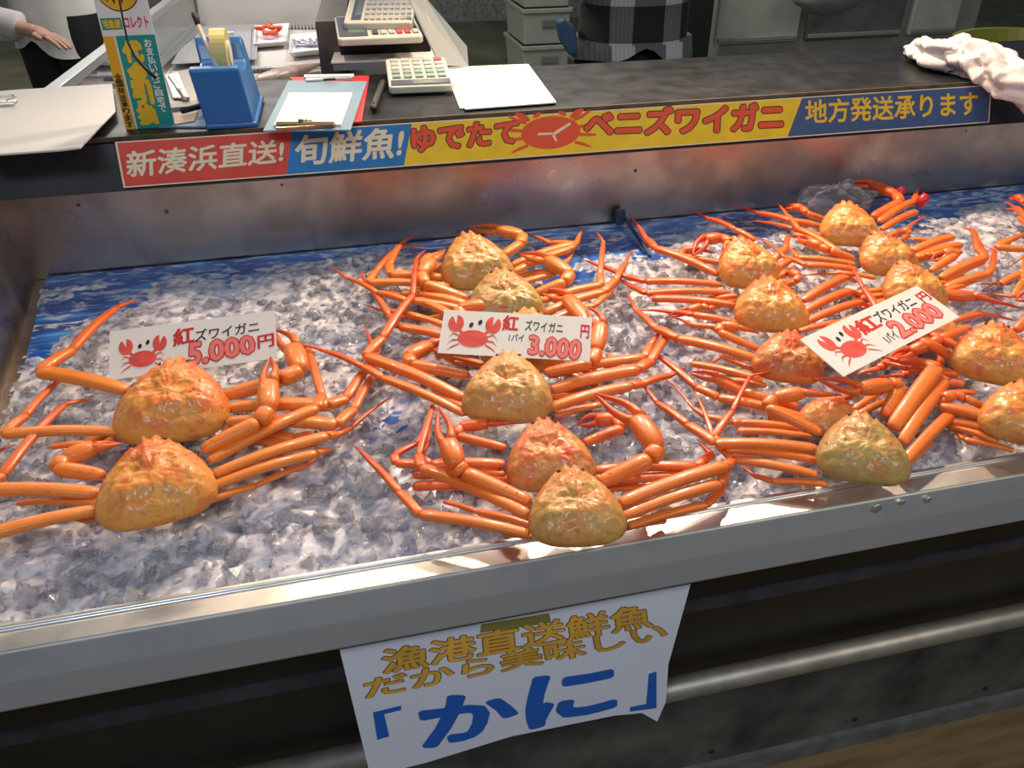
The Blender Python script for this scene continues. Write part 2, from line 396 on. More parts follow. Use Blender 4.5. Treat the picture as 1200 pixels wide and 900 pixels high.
# wet slush between the chips, part of the same mass of ice
gx = np.arange(-.56, 2.2, .007); gy = np.arange(.682, 1.56, .007); SV = []; idx = {}; SF = []
for i, x in enumerate(gx):
    for j, y in enumerate(gy):
        if x < -.435 - .105 * (y - .686) / .92: continue
        d = edge(x) + .05 * noise.noise((x * 7, y * 7, 3)) - y
        k = noise.noise((x * 9, y * 9, 1.7)) + .5 * noise.noise((x * 23, y * 23, 5.1)); f = noise.noise((x * 75, y * 75, 2)) + .6 * noise.noise((x * 160, y * 160, 4))
        z = ZS + min(.016, .010 * (k + .32) + max(-.006, min(.006, d * .06))) + .0050 * f
        idx[i, j] = len(SV); SV.append((x, y, z))
for i in range(len(gx) - 1):
    for j in range(len(gy) - 1):
        q = [(i, j), (i + 1, j), (i + 1, j + 1), (i, j + 1)]
        if all(t in idx for t in q):
            q = [idx[t] for t in q]
            if max(SV[t][2] for t in q) > ZS: SF += [(q[0], q[1], q[2]), (q[0], q[2], q[3])]
used = sorted({t for f in SF for t in f}); rm = {t: i for i, t in enumerate(used)}
SV = np.array([SV[t] for t in used]); SF = np.array([[rm[t] for t in f] for f in SF])
FA = np.concatenate([FA, SF + len(V)]); V = np.concatenate([V, SV])
me = bpy.data.meshes.new('crushed_ice'); org = np.array([.7, 1.1, ZS])
me.from_pydata((V - org).tolist(), [], FA.tolist()); me.update()
m, nt, b = nodes_mat('ice')
b.inputs['Base Color'].default_value = (.88, .87, .94, 1); b.inputs['Roughness'].default_value = .07; b.inputs['IOR'].default_value = 1.31
b.inputs['Transmission Weight'].default_value = .80
tc = nt.nodes.new('ShaderNodeTexCoord'); nn = noise_node(nt, tc.outputs['Object'], 45, 4)
mr = nt.nodes.new('ShaderNodeMapRange'); mr.inputs[1].default_value = .35; mr.inputs[2].default_value = .65; mr.inputs[3].default_value = .22; mr.inputs[4].default_value = .82
nt.links.new(nn, mr.inputs[0]); nt.links.new(mr.outputs[0], b.inputs['Transmission Weight'])
bp = nt.nodes.new('ShaderNodeBump'); bp.inputs['Strength'].default_value = .35; bp.inputs['Distance'].default_value = .002
nt.links.new(noise_node(nt, tc.outputs['Object'], 190, 4), bp.inputs['Height']); nt.links.new(bp.outputs[0], b.inputs['Normal'])
me.materials.append(m)
nchip = cnt * len(ico_f)
me.polygons.foreach_set('use_smooth', [i >= nchip for i in range(len(me.polygons))])
cl = m.copy(); cl.name = 'ice_clear'; me.materials.append(cl); cb_ = cl.node_tree.nodes['Principled BSDF']
for l_ in list(cb_.inputs['Transmission Weight'].links): cl.node_tree.links.remove(l_)
cb_.inputs['Transmission Weight'].default_value = .90; cb_.inputs['Roughness'].default_value = .05; cb_.inputs['Base Color'].default_value = (.95, .95, .98, 1)
me.polygons.foreach_set('material_index', [1 if (i < nchip and (i // len(ico_f)) % 4) else 0 for i in range(len(me.polygons))])
ice = bpy.data.objects.new('crushed_ice', me); COL.objects.link(ice); ice.location = org
tag(ice, 'bed of wet crushed ice under the crabs in the steel case', 'ice', kind='stuff')

# ================================================================== BACK COUNTER + BANNER
ctr = empty('service_counter', (.9, 1.8, 0), 'long black counter behind the crabs carrying the yellow banner', 'counter')
strip(MB(), [(1.590, 1.050), (1.975, 1.050), (1.975, 1.022), (1.592, 1.022)], -1.4, 3.0).build('worktop', BLACKT, ctr, bevel=.003)
strip(MB(), [(1.561, .962), (1.588, 1.040), (1.64, 1.022), (1.64, .962)], -1.4, 3.0).build('front_fascia', BLACKP, ctr)
strip(MB(), [(1.64, .0), (1.64, 1.022), (1.95, 1.022), (1.95, .0)], -1.4, 3.0).build('body', BLACKP, ctr)
strip(MB(), [(1.588, 1.044), (1.588, 1.0515), (1.592, 1.0515), (1.592, 1.044)], -1.4, 3.0).build('edge_trim', mat('edge_wood', (.06, .045, .03), .6, var=.5, vscale=40), ctr)

bn = Board((-.344, 1.558, .969), (1, 0, 0), (0, .027, .078))
bw, bh = 1.81, .0795
def bq(pq): return [bn.uv(*p) for p in pq]
ban = empty('shop_banner', bn.P(bw / 2, 0), 'long red, blue and yellow crab sale banner along the counter front', 'sign')
bn.poly(MB(), [(0, 0), (bw, 0), (bw, bh), (0, bh)], .0006, .0030).build('backing', mat('banner_cream', (.78, .70, .52), .5, var=.1), ban)
e = .0022
def band(name, col, u0b, u0t, u1b, u1t, v0=e, v1=bh - e):
    bn.poly(MB(), [(u0b, v0), (u1b, v0), (u1t, v1), (u0t, v1)], .0030, .0033).build(name, mat('banner_' + name, col, .42, coat=.25, var=.08, vscale=30), ban)
rb_b, rb_t = bn.uv(336, 204)[0], bn.uv(342, 156)[0]; by_b, by_t = bn.uv(473, 192)[0], bn.uv(482, 142)[0]; yb_b, yb_t = bn.uv(922, 160)[0], bn.uv(939, 107)[0]
band('red_field', (.66, .05, .025), e * 1.5, e * 1.5, rb_b, rb_t)
band('blue_field', (.012, .19, .52), rb_b, rb_t, by_b, by_t)
band('yellow_field', (.80, .60, .015), by_b, by_t, yb_b, yb_t)
band('navy_field', (.045, .10, .24), yb_b, yb_t, bw - e * 1.5, bw - e * 1.5)
CREAM = mat('letter_cream', (.80, .74, .52), .5); YELL = mat('letter_yellow', (.80, .52, .03), .5); REDL = mat('letter_red', (.72, .09, .03), .5); DKL = mat('letter_dark', (.14, .03, .03), .5)
bn.tpx(MB(), '新湊浜直送!', [(150, 208), (331, 190), (333, 163), (149, 178)], .0037, .022).build('lettering', CREAM, ban)
bn.tpx(MB(), '旬鮮魚!', [(346, 194), (469, 184), (474, 148), (347, 160)], .0037, .026).build('lettering', CREAM, ban)
q = [(484, 178), (604, 168), (607, 141), (482, 150)]
bn.tpx(MB(), 'ゆでたて', q, .0035, .085).build('lettering_outline', DKL, ban); bn.tpx(MB(), 'ゆでたて', q, .0039, .045).build('lettering', REDL, ban)
q = [(685, 160), (915, 151), (917, 120), (686, 131)]
bn.tpx(MB(), 'ベニズワイガニ', q, .0035, .09).build('lettering_outline', DKL, ban); bn.tpx(MB(), 'ベニズワイガニ', q, .0039, .05).build('lettering', REDL, ban)
bn.tpx(MB(), '地方発送承ります', [(943, 145), (1144, 135), (1144, 107), (943, 118)], .0037, .022).build('lettering', YELL, ban)
# crab emblem of the banner
cu, cv = bn.uv(645, 155)
em = MB(); bn.poly(em, bn.ell(cu, cv - .001, .061, .031, rot=.02), .0034, .0037)
for sg in (-1, 1):
    for k in range(4):
        y0 = cv - .022 + k * .014; x0 = cu + sg * (.048 if k in (0, 3) else .058)
        pts = [(x0, y0 - .003), (x0 + sg * .020, y0 + (k - 1.3) * .004 - .004), (x0 + sg * .036, y0 + (k - 1.5) * .009), (x0 + sg * .033, y0 + (k - 1.5) * .009 + .004), (x0 + sg * .018, y0 + (k - 1.3) * .004 + .003), (x0, y0 + .003)]
        bn.poly(em, pts, .0034, .0036)
    bn.poly(em, bn.ell(cu + sg * .055, cv + .032, .016, .006, rot=sg * .5), .0034, .0036)
    bn.poly(em, bn.ell(cu + sg * .026, cv + .0335, .009, .004, rot=-sg * .4), .0034, .0036)
em.build('crab_emblem', REDL, ban)
ln = MB()
bn.poly(ln, [(cu - .026, cv + .000), (cu + .006, cv - .001), (cu + .006, cv - .005), (cu - .028, cv - .004)], .00375, .0039)
bn.poly(ln, [(cu + .002, cv - .002), (cu + .040, cv + .016), (cu + .042, cv + .012), (cu + .008, cv - .006)], .00375, .0039)
bn.poly(ln, [(cu + .000, cv - .003), (cu + .008, cv - .018), (cu + .012, cv - .018), (cu + .007, cv - .003)], .00375, .0039)
ln.build('emblem_line', CREAM, ban)

# ================================================================== CRABS
def outline_table():
    half = [(0, .455), (.028, .475), (.05, .52), (.082, .485), (.105, .43), (.14, .395), (.17, .415), (.205, .37), (.265, .30), (.345, .20), (.425, .07), (.478, -.07), (.50, -.20), (.482, -.31), (.415, -.40), (.30, -.455), (.15, -.475), (0, -.48)]
    return half
def build_outline(n=48):
    h = np.array(outline_table()); d = np.r_[0, np.cumsum(np.hypot(*np.diff(h, axis=0).T))]
    t = np.linspace(0, d[-1], n); x = np.interp(t, d, h[:, 0]); y = np.interp(t, d, h[:, 1])
    return [(a, b) for a, b in zip(x, y * np.where(y > 0, 1.10, 1.0))] + [(-a, b * (1.10 if b > 0 else 1)) for a, b in list(zip(x, y))[-2:0:-1]]
OUTL = build_outline()
def gs(x, y, cx, cy, s): return math.exp(-((x - cx) ** 2 + (y - cy) ** 2) / (2 * s * s))
CRABS = {}
def make_crab(key, c, ro, w, tilt, shell, legm, label, legs=(), claws=(), dz=0.0, group=None, H=.205):
    tl = math.radians(tilt)
    zc = ZI + .022 + dz
    C0 = at_z(*c, zc); Wd = w * depth(C0) / F * .97
    zc += .42 * Wd * math.sin(tl); C0 = at_z(*c, zc); Wd = w * depth(C0) / F * .97
    r0 = at_z(*ro, zc); hd = r0 - C0; hd.z = 0; hd.normalize()
    fx = Vector((hd.y, -hd.x, 0)); fy = hd * math.cos(tl) + ZU * math.sin(tl); fz = fx.cross(fy)
    root = empty('snow_crab', (C0.x, C0.y, ZS + .004), label, 'crab', group)
    seed = hash(key) % 97 if False else sum(ord(q) for q in key) * 3.7
    # centre the visible body on the traced pixel: the dome rises towards the viewer
    O = C0 - fy * (.02 * Wd)
    def L(x, y, z): return O + fx * (x * Wd) + fy * (y * Wd) + fz * (z * Wd)
    nr = 20; n = len(OUTL); vs = []; at = []; fs = []
    lop = random.uniform(-.02, .02)
    for i in range(nr + 1):
        q = (i / nr) ** .8
        for k, (ox, oy) in enumerate(OUTL):
            wob = 1 + .018 * (1 if k % 4 == 0 else 0) * (1 if oy > -.30 else 0) + .012 * noise.noise((ox * 9 + seed, oy * 9, 2))
            wq = 1 + (wob - 1) * max(0, (q - .78) / .22); th = math.atan2((oy + .08) / .46, ox / .49); sq = q ** 1.6; bxx = .49 * math.cos(th) * (1 - sq) + ox * sq; byy = .46 * math.sin(th) * (1 - sq) + (oy + .08) * sq; x = bxx * q * wq; y = -.08 + byy * q * (wq if abs(ox) > .14 else 1)
            dome = max(0, 1 - q ** 3.0) ** .58
            z = H * dome * (1 - .22 * max(0, y) / .5)
            z += (.055 * gs(x, y, .24 + lop, -.17, .13) + .055 * gs(x, y, -.24 + lop, -.17, .13) + .05 * gs(x, y, 0, .15, .11) + .03 * gs(x, y, 0, -.20, .08)) * min(1, dome * 1.6)
            z -= (.020 * gs(x, y, .125, -.02, .045) + .020 * gs(x, y, -.125, -.02, .045)) * dome
            z += (.026 * noise.noise((x * 11 + seed, y * 11, 7)) + .014 * noise.noise((x * 30 + seed, y * 30, 3))) * min(1, dome * 2)
            vs.append(L(x, y, z)); at.append(max(.001, min(1, (y + .25) / .6)))
    for k, (ox, oy) in enumerate(OUTL):        # rolled-under margin
        vs.append(L(ox * .95, -.08 + (oy + .08) * .95, -.045)); at.append(.05)
    for i in range(nr + 1):
        for k in range(n):
            fs.append((i * n + k, i * n + (k + 1) % n, (i + 1) * n + (k + 1) % n, (i + 1) * n + k))
    mb = MB(); mb.add(vs, fs, at)
    for i in range(46):
        wi = random.randint(7, nr - 1) * n + random.randint(0, n - 1)
        wr = random.uniform(.006, .013) * Wd; mb.ball(vs[wi] - fz * wr * .35, wr, 6, at[wi] * .8 + .1)
    car = mb.build('carapace', SHELL[shell], root, smooth=True)
    # belly
    vs = []; fs = []; nb = 6
    for i in range(nb + 1):
        q = math.cos(i / nb * math.pi / 2) * .93 + .02
        for ox, oy in OUTL: vs.append(L(ox * q, -.10 + (min(oy, .42) + .10) * q, -.02 - .14 * math.sin(i / nb * math.pi / 2)))
    for i in range(nb):
        for k in range(n): fs.append((i * n + k, (i + 1) * n + k, (i + 1) * n + (k + 1) % n, i * n + (k + 1) % n))
    fs.append(tuple(nb * n + k for k in range(n)))
    MB().add(vs, fs).build('underside', BELLY, root, smooth=True)
    for sx in (-1, 1):
        ey = MB(); ey.tube([L(sx * .10, .39, .0), L(sx * .118, .43, .03)], [.016 * Wd, .017 * Wd], 8); ey.ball(L(sx * .122, .44, .036), .024 * Wd, 10)
        ey.build('eye', EYE, root, smooth=True)
    # legs
    for lg in legs:
        make_leg(root, lg, LEG[legm], Wd, dz)
    for cl in claws:
        make_claw(root, cl, LEG[legm], Wd, dz)
    CRABS[key] = root
    return root
ZT = {2: (3.0, 3.2), 3: (2.8, 3.2, 1.2), 4: (2.8, 3.6, 2.6, .9), 5: (2.8, 3.8, 3.2, 2.2, .9), 6: (2.8, 3.8, 3.4, 2.8, 1.8, .9)}
RT_ = {2: ((.92, 1.0),), 3: ((.9, 1.0), (.78, .12)), 4: ((.9, 1.0), (.85, .80), (.62, .07)), 5: ((.9, 1.0), (.85, .85), (.75, .55), (.48, .06)), 6: ((.9, 1.0), (.85, .85), (.78, .62), (.55, .40), (.36, .05))}
def make_leg(root, lg, m, Wd, dz):
    pts = lg['p']; n = len(pts); lift = lg.get('z', 0); w = lg.get('w', None)
    zz = lg.get('zz') or ZT[n]
    P = [at_z(p[0], p[1], ZI + (z + lift) * .01 + dz * .8 * (1 - i / n)) for i, (p, z) in enumerate(zip(pts, zz))]
    R = (w * depth(P[0]) / F / 2) if w else Wd * .075
    mb = MB(); segs = RT_[n]
    if lg.get('blunt') and n > 2: segs = segs[:-1] + ((segs[-1][0], segs[-1][0] * .75),)
    for i in range(n - 1):
        a, b = P[i], P[i + 1]; r0, r1 = segs[i][0] * R, segs[i][1] * R
        last = (i == n - 2 and n > 2 and not lg.get('blunt'))
        ts = (0, .025, .08, .2, .4, .6, .8, .92, .975, 1)
        ln_ = (b - a).length; bend = ZU * (.03 * ln_)
        pp = []; rr = []; aa = []
        for t in ts:
            p = a.lerp(b, t) + bend * math.sin(math.pi * t); r = r0 + (r1 - r0) * t
            if not last:
                k = {0: .55, .025: .84, .08: .97, .975: .92, 1: .62}.get(t, 1.0)
                k *= 1 + .03 * math.sin(math.pi * t)
            else:
                k = {0: .55, .025: .85}.get(t, 1.0); r = r0 * (1 - t) ** .85 + r1 * t
            pp.append(p); rr.append(max(r * k, .0003)); aa.append(max(.001, (i + .15 + t * .7) / 4.2 + (.12 if t in (0, 1) else 0)))
        mb.tube(pp, rr, 16, .66, aa, boxy=3.2)
    mb.build('leg', m, root, smooth=True)
def make_claw(root, cl, m, Wd, dz):
    """points: base, elbow, wrist, palm end, finger tip"""
    pts = cl['p']; lift = cl.get('z', 0); zz = cl.get('zz') or (3.0, 4.4, 4.6, 4.4, 3.6)
    P = [at_z(p[0], p[1], ZI + (z + lift) * .01 + dz * .8) for p, z in zip(pts, zz)]
    R = (cl['w'] * depth(P[2]) / F / 2) if 'w' in cl else Wd * .095
    arm = MB()
    def seg(mb, a, b, r0, r1, bul, at0):
        ts = (0, .04, .12, .3, .5, .7, .88, .96, 1); pp = []; rr = []
        for t in ts:
            k = {0: .5, .04: .82, .12: .96, .96: .88, 1: .55}.get(t, 1.0) * (1 + bul * math.sin(math.pi * t))
            pp.append(a.lerp(b, t)); rr.append((r0 + (r1 - r0) * t) * k)
        mb.tube(pp, rr, 16, .78, [max(.001, at0 + .12 * (1 if t in (0, 1) else 0)) for t in ts], boxy=2.7)
    seg(arm, P[0], P[1], .62 * R, .80 * R, .08, .12)
    seg(arm, P[1], P[2], .80 * R, .78 * R, .08, .2)
    d = (P[1] - P[0]); L_ = d.length
    for k in range(5):                      # small spines on the upper edge
        p = P[0].lerp(P[1], .2 + .15 * k) + ZU * .50 * R; arm.ball(p, .12 * R, 8, .15)
    ao = arm.build('claw_arm', m, root, smooth=True)
    pin = MB(); seg(pin, P[2], P[3], .80 * R, .86 * R, .28, .22)
    d = P[4] - P[3]; sd = d.cross(ZU).normalized(); up = sd.cross(d).normalized()
    for s, op in ((1, .42), (-1, .52)):
        pp = []; rr = []; aa = []
        for i in range(9):
            t = i / 8; off = (sd * .8 + up * .35) * s * R * (op + .55 * math.sin(math.pi * min(1, t * 1.05)) * (.9 if s > 0 else .65)) * (1 - t ** 2.2 * .93)
            pp.append(P[3].lerp(P[4], t - .06 * (1 - t)) + off); rr.append(R * (.46 * (1 - t) ** .8 + .05)); aa.append(.35 + .6 * t)
        pin.tube(pp, rr, 8, 1.1, aa)
        tb = [pp[i] - (sd * s) * rr[i] for i in range(2, 7)]
        for q in tb: pin.ball(q, R * .07, 6, .3)
    pin.build('pincer', m, ao, smooth=True)
def lg(p, w=None, z=0, blunt=False, zz=None):
    d = {'p': p, 'z': z, 'blunt': blunt}
    if w: d['w'] = w
    if zz: d['zz'] = zz
    return d
def cw(p, w=None, z=0, zz=None):
    d = {'p': p, 'z': z}
    if w: d['w'] = w
    if zz: d['zz'] = zz
    return d

G1, G2, G3 = 'crabs behind the 5,000 yen card', 'crabs around the 3,000 yen card', 'crabs around the 2,000 yen card'
make_crab('a1', (203, 468), (214, 414), 134, 15, 'orange', 'amber', 'large orange snow crab directly under the 5,000 yen card', group=G1, legs=[
    lg([(150, 458), (46, 436), (84, 411), (138, 360), (163, 352)], 19), lg([(142, 506), (4, 509), (29, 488), (65, 450), (82, 436)], 15),
    lg([(266, 478), (385, 475), (405, 468), (440, 420), (428, 383)], 18), lg([(266, 494), (395, 498), (414, 481), (438, 440), (447, 404)], 17),
    lg([(262, 505), (345, 514), (366, 508)], 14, blunt=True, zz=(2, 2, 2)), lg([(258, 512), (345, 524), (372, 520)], 13, blunt=True, zz=(1.6, 1.6, 1.6)),
    lg([(150, 500), (100, 520), (60, 524)], 12, blunt=True, zz=(1, .8, .8)), lg([(150, 505), (110, 530), (80, 530)], 11, blunt=True, zz=(1, .8, .6))],
    claws=[cw([(262, 464), (328, 446), (352, 434), (343, 407), (322, 386)], 25), cw([(170, 440), (162, 468), (166, 478), (182, 485), (200, 480)], 16, z=-2.2)])
make_crab('a2', (182, 562), (177, 502), 138, 12, 'orange', 'amber', 'large orange snow crab in front, nearest the left end of the steel rim', group=G1, dz=.012, legs=[
    lg([(118, 578), (-28, 575), (2, 558), (76, 474), (111, 468)], 19), lg([(116, 597), (-38, 634), (-45, 592), (-10, 533), (19, 521)], 18),
    lg([(244, 541), (372, 478), (377, 464), (361, 408), (352, 404)], 17, blunt=True), lg([(250, 556), (384, 511), (394, 510), (410, 502), (461, 464)], 16, zz=(3, 3.4, 2.6, 1.8, 1)),
    lg([(248, 570), (371, 531), (386, 527)], 15, blunt=True, zz=(2.4, 2.8, 2)), lg([(240, 589), (300, 569), (360, 545), (374, 536)], 10, zz=(1.6, 1.6, 1.4, 1)),
    lg([(118, 590), (60, 588), (20, 590)], 12, blunt=True, zz=(1, .8, .6)), lg([(126, 605), (100, 610), (70, 605)], 10, blunt=True, zz=(1, .8, .6))],
    claws=[cw([(236, 528), (303, 495), (314, 480), (315, 448), (317, 418)], 25, zz=(3.4, 5, 5.4, 5.6, 5.4)), cw([(122, 557), (66, 549), (74, 538), (112, 524), (142, 520)], 24, zz=(3, 3, 3, 3, 3))])

make_crab('b6', (556, 305), (538, 275), 88, 26, 'tan', 'amber', 'tan snow crab at the back of the middle row, leaning left near the wall', group=G2, legs=[
    lg([(522, 326), (458, 322), (456, 311), (470, 286), (489, 275)], 13), lg([(527, 336), (432, 331), (441, 318), (468, 290), (498, 289)], 11),
    lg([(600, 311), (672, 286), (645, 285), (612, 273)], 11), lg([(602, 319), (668, 292), (676, 284), (684, 267)], 11), lg([(606, 334), (648, 322), (666, 305), (681, 279)], 9),
    lg([(530, 340), (470, 345), (450, 342)], 10, blunt=True, zz=(1.5, 1.2, 1)), lg([(603, 325), (640, 318), (655, 312)], 9, blunt=True, zz=(1.5, 1.2, 1)), lg([(535, 345), (490, 352)], 9, zz=(1.2, 1))],
    claws=[cw([(590, 299), (610, 286), (613, 276), (582, 269), (547, 267)], 16, zz=(3, 3.4, 3.6, 3.4, 2.6)), cw([(528, 312), (500, 318), (494, 312), (506, 300), (522, 294)], 14, z=-1)])
make_crab('b5', (591, 349), (583, 319), 94, 22, 'olive', 'amber', 'pale olive snow crab just behind the 3,000 yen card', group=G2, dz=.012, legs=[
    lg([(549, 358), (496, 345), (486, 347)], 13, blunt=True, zz=(3, 3.4, 3)), lg([(546, 363), (476, 352), (442, 343), (405, 325), (384, 312)], 10),
    lg([(634, 353), (704, 334), (703, 322), (707, 284), (697, 271)], 11), lg([(636, 367), (708, 342), (722, 328), (733, 308), (741, 293)], 12), lg([(636, 378), (697, 358), (714, 344), (726, 328), (735, 312)], 10),
    lg([(552, 368), (500, 375), (470, 372)], 10, blunt=True, zz=(1.5, 1.2, 1)), lg([(634, 382), (660, 376), (690, 366)], 8, blunt=True, zz=(1.2, 1, .8)), lg([(555, 372), (520, 385)], 9, zz=(1.2, 1))],
    claws=[cw([(627, 344), (662, 331), (668, 321), (641, 304), (608, 297)], 18), cw([(548, 350), (498, 333), (494, 321), (506, 306), (522, 292)], 17)])
make_crab('b4', (615, 398), (622, 361), 102, 18, 'tan', 'orange', 'snow crab mostly hidden behind the 3,000 yen card, its claw open above it', group=G2, dz=.006, legs=[
    lg([(566, 392), (490, 351), (478, 356)], 12, blunt=True, zz=(3, 4, 3)), lg([(560, 405), (468, 383), (456, 370), (427, 328), (421, 317)], 12), lg([(556, 396), (475, 367), (462, 365), (443, 363), (425, 357)], 9),
    lg([(580, 432), (512, 415)], 10, zz=(1, 1)), lg([(575, 430), (530, 424), (500, 405)], 9, blunt=True, zz=(.8, .8, .8)),
    lg([(655, 415), (720, 430), (712, 415)], 10, blunt=True, zz=(1.5, 1.5, 1.5)), lg([(655, 425), (705, 440)], 10, zz=(1.2, 1.2)), lg([(650, 432), (700, 452)], 9, zz=(1, 1))],
    claws=[cw([(655, 418), (684, 394), (691, 381), (664, 349), (627, 340)], 21), cw([(572, 385), (541, 372), (537, 362), (574, 357), (618, 363)], 19, zz=(3.5, 5, 5.4, 5.6, 5))])
make_crab('b3', (595, 453), (597, 401), 110, 18, 'tan', 'orange', 'tan snow crab whose horns touch the 3,000 yen card from below', group=G2, dz=.014, legs=[
    lg([(544, 467), (428, 418), (448, 397), (484, 346), (488, 303), (499, 293)], 16, zz=(3, 4, 4.4, 5, 4.6, 4)), lg([(546, 486), (448, 443), (426, 430), (380, 411), (350, 404)], 12, zz=(2.4, 3.6, 3.8, 3.6, 3.2)),
    lg([(646, 457), (748, 433), (762, 424), (785, 390), (776, 384)], 17, blunt=True), lg([(642, 440), (755, 419), (762, 404), (780, 384)], 13, zz=(2.4, 2.8, 2.6, 1.8)),
    lg([(645, 478), (740, 452), (752, 450), (786, 440), (806, 430)], 15), lg([(650, 488), (704, 474)], 9, zz=(1.6, 2)),
    lg([(546, 478), (500, 462), (470, 455)], 10, blunt=True, zz=(1, 1, 1)), lg([(645, 466), (700, 460), (730, 460)], 10, blunt=True, zz=(1, 1, .8))],
    claws=[cw([(550, 440), (482, 427), (478, 418), (504, 404), (540, 385)], 19, zz=(3.2, 4, 3.8, 3, 2)), cw([(638, 437), (693, 426), (699, 411), (704, 380), (688, 359)], 19, zz=(3, 4, 4.4, 5.2, 5.4))])
make_crab('b2', (643, 532), (630, 480), 108, 16, 'red', 'red', 'reddish orange snow crab second from the front in the middle row', group=G2, dz=.006, legs=[
    lg([(592, 544), (505, 545), (490, 537), (500, 520), (507, 474)], 15, blunt=True, zz=(2.6, 2.6, 2.6, 2.4, 2)), lg([(592, 556), (464, 543), (462, 534), (488, 520), (506, 488)], 13, blunt=True, zz=(2, 2.2, 2.2, 2, 1.6)),
    lg([(598, 562), (484, 556)], 13, zz=(1.6, 1.8)), lg([(603, 573), (484, 570)], 13, zz=(1.2, 1.2)),
    lg([(696, 551), (816, 547), (834, 533), (818, 518)], 14, zz=(2.4, 2.4, 2, 1.6)), lg([(698, 569), (802, 557), (815, 550)], 12, blunt=True, zz=(1.6, 2, 1.6)),
    lg([(696, 560), (760, 562)], 10, zz=(1, 1)), lg([(696, 574), (760, 572)], 10, zz=(1, 1))],
    claws=[cw([(594, 525), (536, 511), (538, 500), (572, 496), (612, 494)], 15, zz=(2.8, 2.8, 3, 3, 2.8)), cw([(684, 519), (729, 502), (722, 491), (698, 491), (676, 498)], 17, zz=(2.8, 3, 3, 2.6, 2))])
make_crab('b1', (674, 592), (664, 541), 118, 12, 'tan', 'orange', 'tan snow crab at the front of the middle row touching the steel rim', group=G2, dz=.022, legs=[
    lg([(620, 604), (494, 548), (491, 535), (507, 477)], 17, blunt=True, zz=(3, 3.4, 3.2, 2.8)), lg([(621, 626), (492, 603), (468, 577), (430, 536), (414, 522)], 15, zz=(2.4, 2.6, 2.4, 1.8, 1)),
    lg([(726, 590), (851, 546), (858, 540)], 18, blunt=True, zz=(3, 3.4, 3)), lg([(730, 605), (843, 567), (854, 549)], 16, blunt=True, zz=(2.4, 2.8, 2.4)), lg([(736, 617), (828, 592), (846, 576), (857, 548)], 12, zz=(1.6, 1.8, 1.8, 1.6)),
    lg([(620, 615), (560, 600), (520, 588)], 10, blunt=True, zz=(1, 1, .8)), lg([(624, 630), (590, 625)], 9, zz=(1, .8)), lg([(728, 620), (780, 610)], 9, zz=(1, .8))],
    claws=[cw([(622, 589), (543, 554), (536, 546), (524, 517), (514, 478)], 25, zz=(3.2, 4.4, 5, 5.4, 5)), cw([(702, 566), (762, 538), (771, 526), (746, 490), (697, 461)], 27, zz=(3.4, 4.8, 5.2, 5.6, 5))])

make_crab('c4', (874, 307), (848, 281), 78, 26, 'orange', 'red', 'orange snow crab with a bent claw, rearmost left of the 2,000 yen card', group=G3, legs=[
    lg([(842, 322), (768, 291), (757, 280), (738, 254)], 12), lg([(845, 334), (756, 330), (735, 325), (700, 311), (680, 304)], 10), lg([(855, 343), (757, 344), (740, 336), (712, 323)], 10),
    lg([(885, 282), (862, 269), (830, 256), (806, 247)], 8), lg([(906, 305), (920, 292), (924, 276)], 10, blunt=True, zz=(2, 2.4, 2)), lg([(908, 316), (924, 306)], 10), lg([(908, 326), (926, 318)], 9), lg([(900, 333), (930, 330)], 9)],
    claws=[cw([(850, 294), (855, 284), (846, 278), (826, 281), (811, 300)], 15, zz=(3.4, 4, 4, 4, 3.4)), cw([(845, 308), (796, 300), (800, 293), (820, 292), (838, 297)], 11, zz=(2.4, 2, 2, 2, 2))])
make_crab('c3', (902, 356), (890, 321), 89, 20, 'orange', 'red', 'smooth bright orange snow crab second from the back behind the 2,000 yen card', group=G3, dz=.008, legs=[
    lg([(862, 358), (764, 350)], 11), lg([(864, 347), (820, 353)], 9, zz=(2, 1.5)), lg([(863, 379), (812, 369), (790, 366), (745, 364)], 10), lg([(862, 387), (812, 381), (787, 372)], 8),
    lg([(940, 353), (990, 325), (1002, 330)], 12, blunt=True), lg([(942, 365), (996, 341), (1010, 348)], 12, blunt=True), lg([(941, 379), (1008, 354), (1022, 362)], 11, blunt=True), lg([(936, 388), (990, 377)], 8)],
    claws=[cw([(918, 336), (932, 330), (936, 324), (928, 318), (918, 316)], 11, z=-1), cw([(862, 352), (830, 362), (822, 358), (806, 364), (780, 372)], 10, z=-1.5)])
make_crab('c2', (924, 417), (925, 374), 84, 18, 'red', 'orange', 'red-orange snow crab partly covered by the left end of the 2,000 yen card', group=G3, dz=.010, legs=[
    lg([(892, 423), (794, 397), (768, 385), (745, 364), (733, 342)], 14), lg([(894, 446), (810, 426)], 10), lg([(890, 438), (846, 418), (831, 427)], 7, zz=(1.4, 1.4, 1)), lg([(898, 452), (850, 445)], 9, zz=(1.4, 1)),
    lg([(955, 396), (1000, 372), (1044, 362)], 10), lg([(957, 403), (985, 377), (1009, 378)], 9), lg([(960, 412), (1000, 400)], 9), lg([(960, 425), (1000, 420)], 9)],
    claws=[cw([(893, 411), (842, 389), (844, 381), (866, 384), (890, 390)], 13), cw([(955, 402), (975, 390), (985, 388), (1004, 384), (1020, 380)], 12, z=-1)])
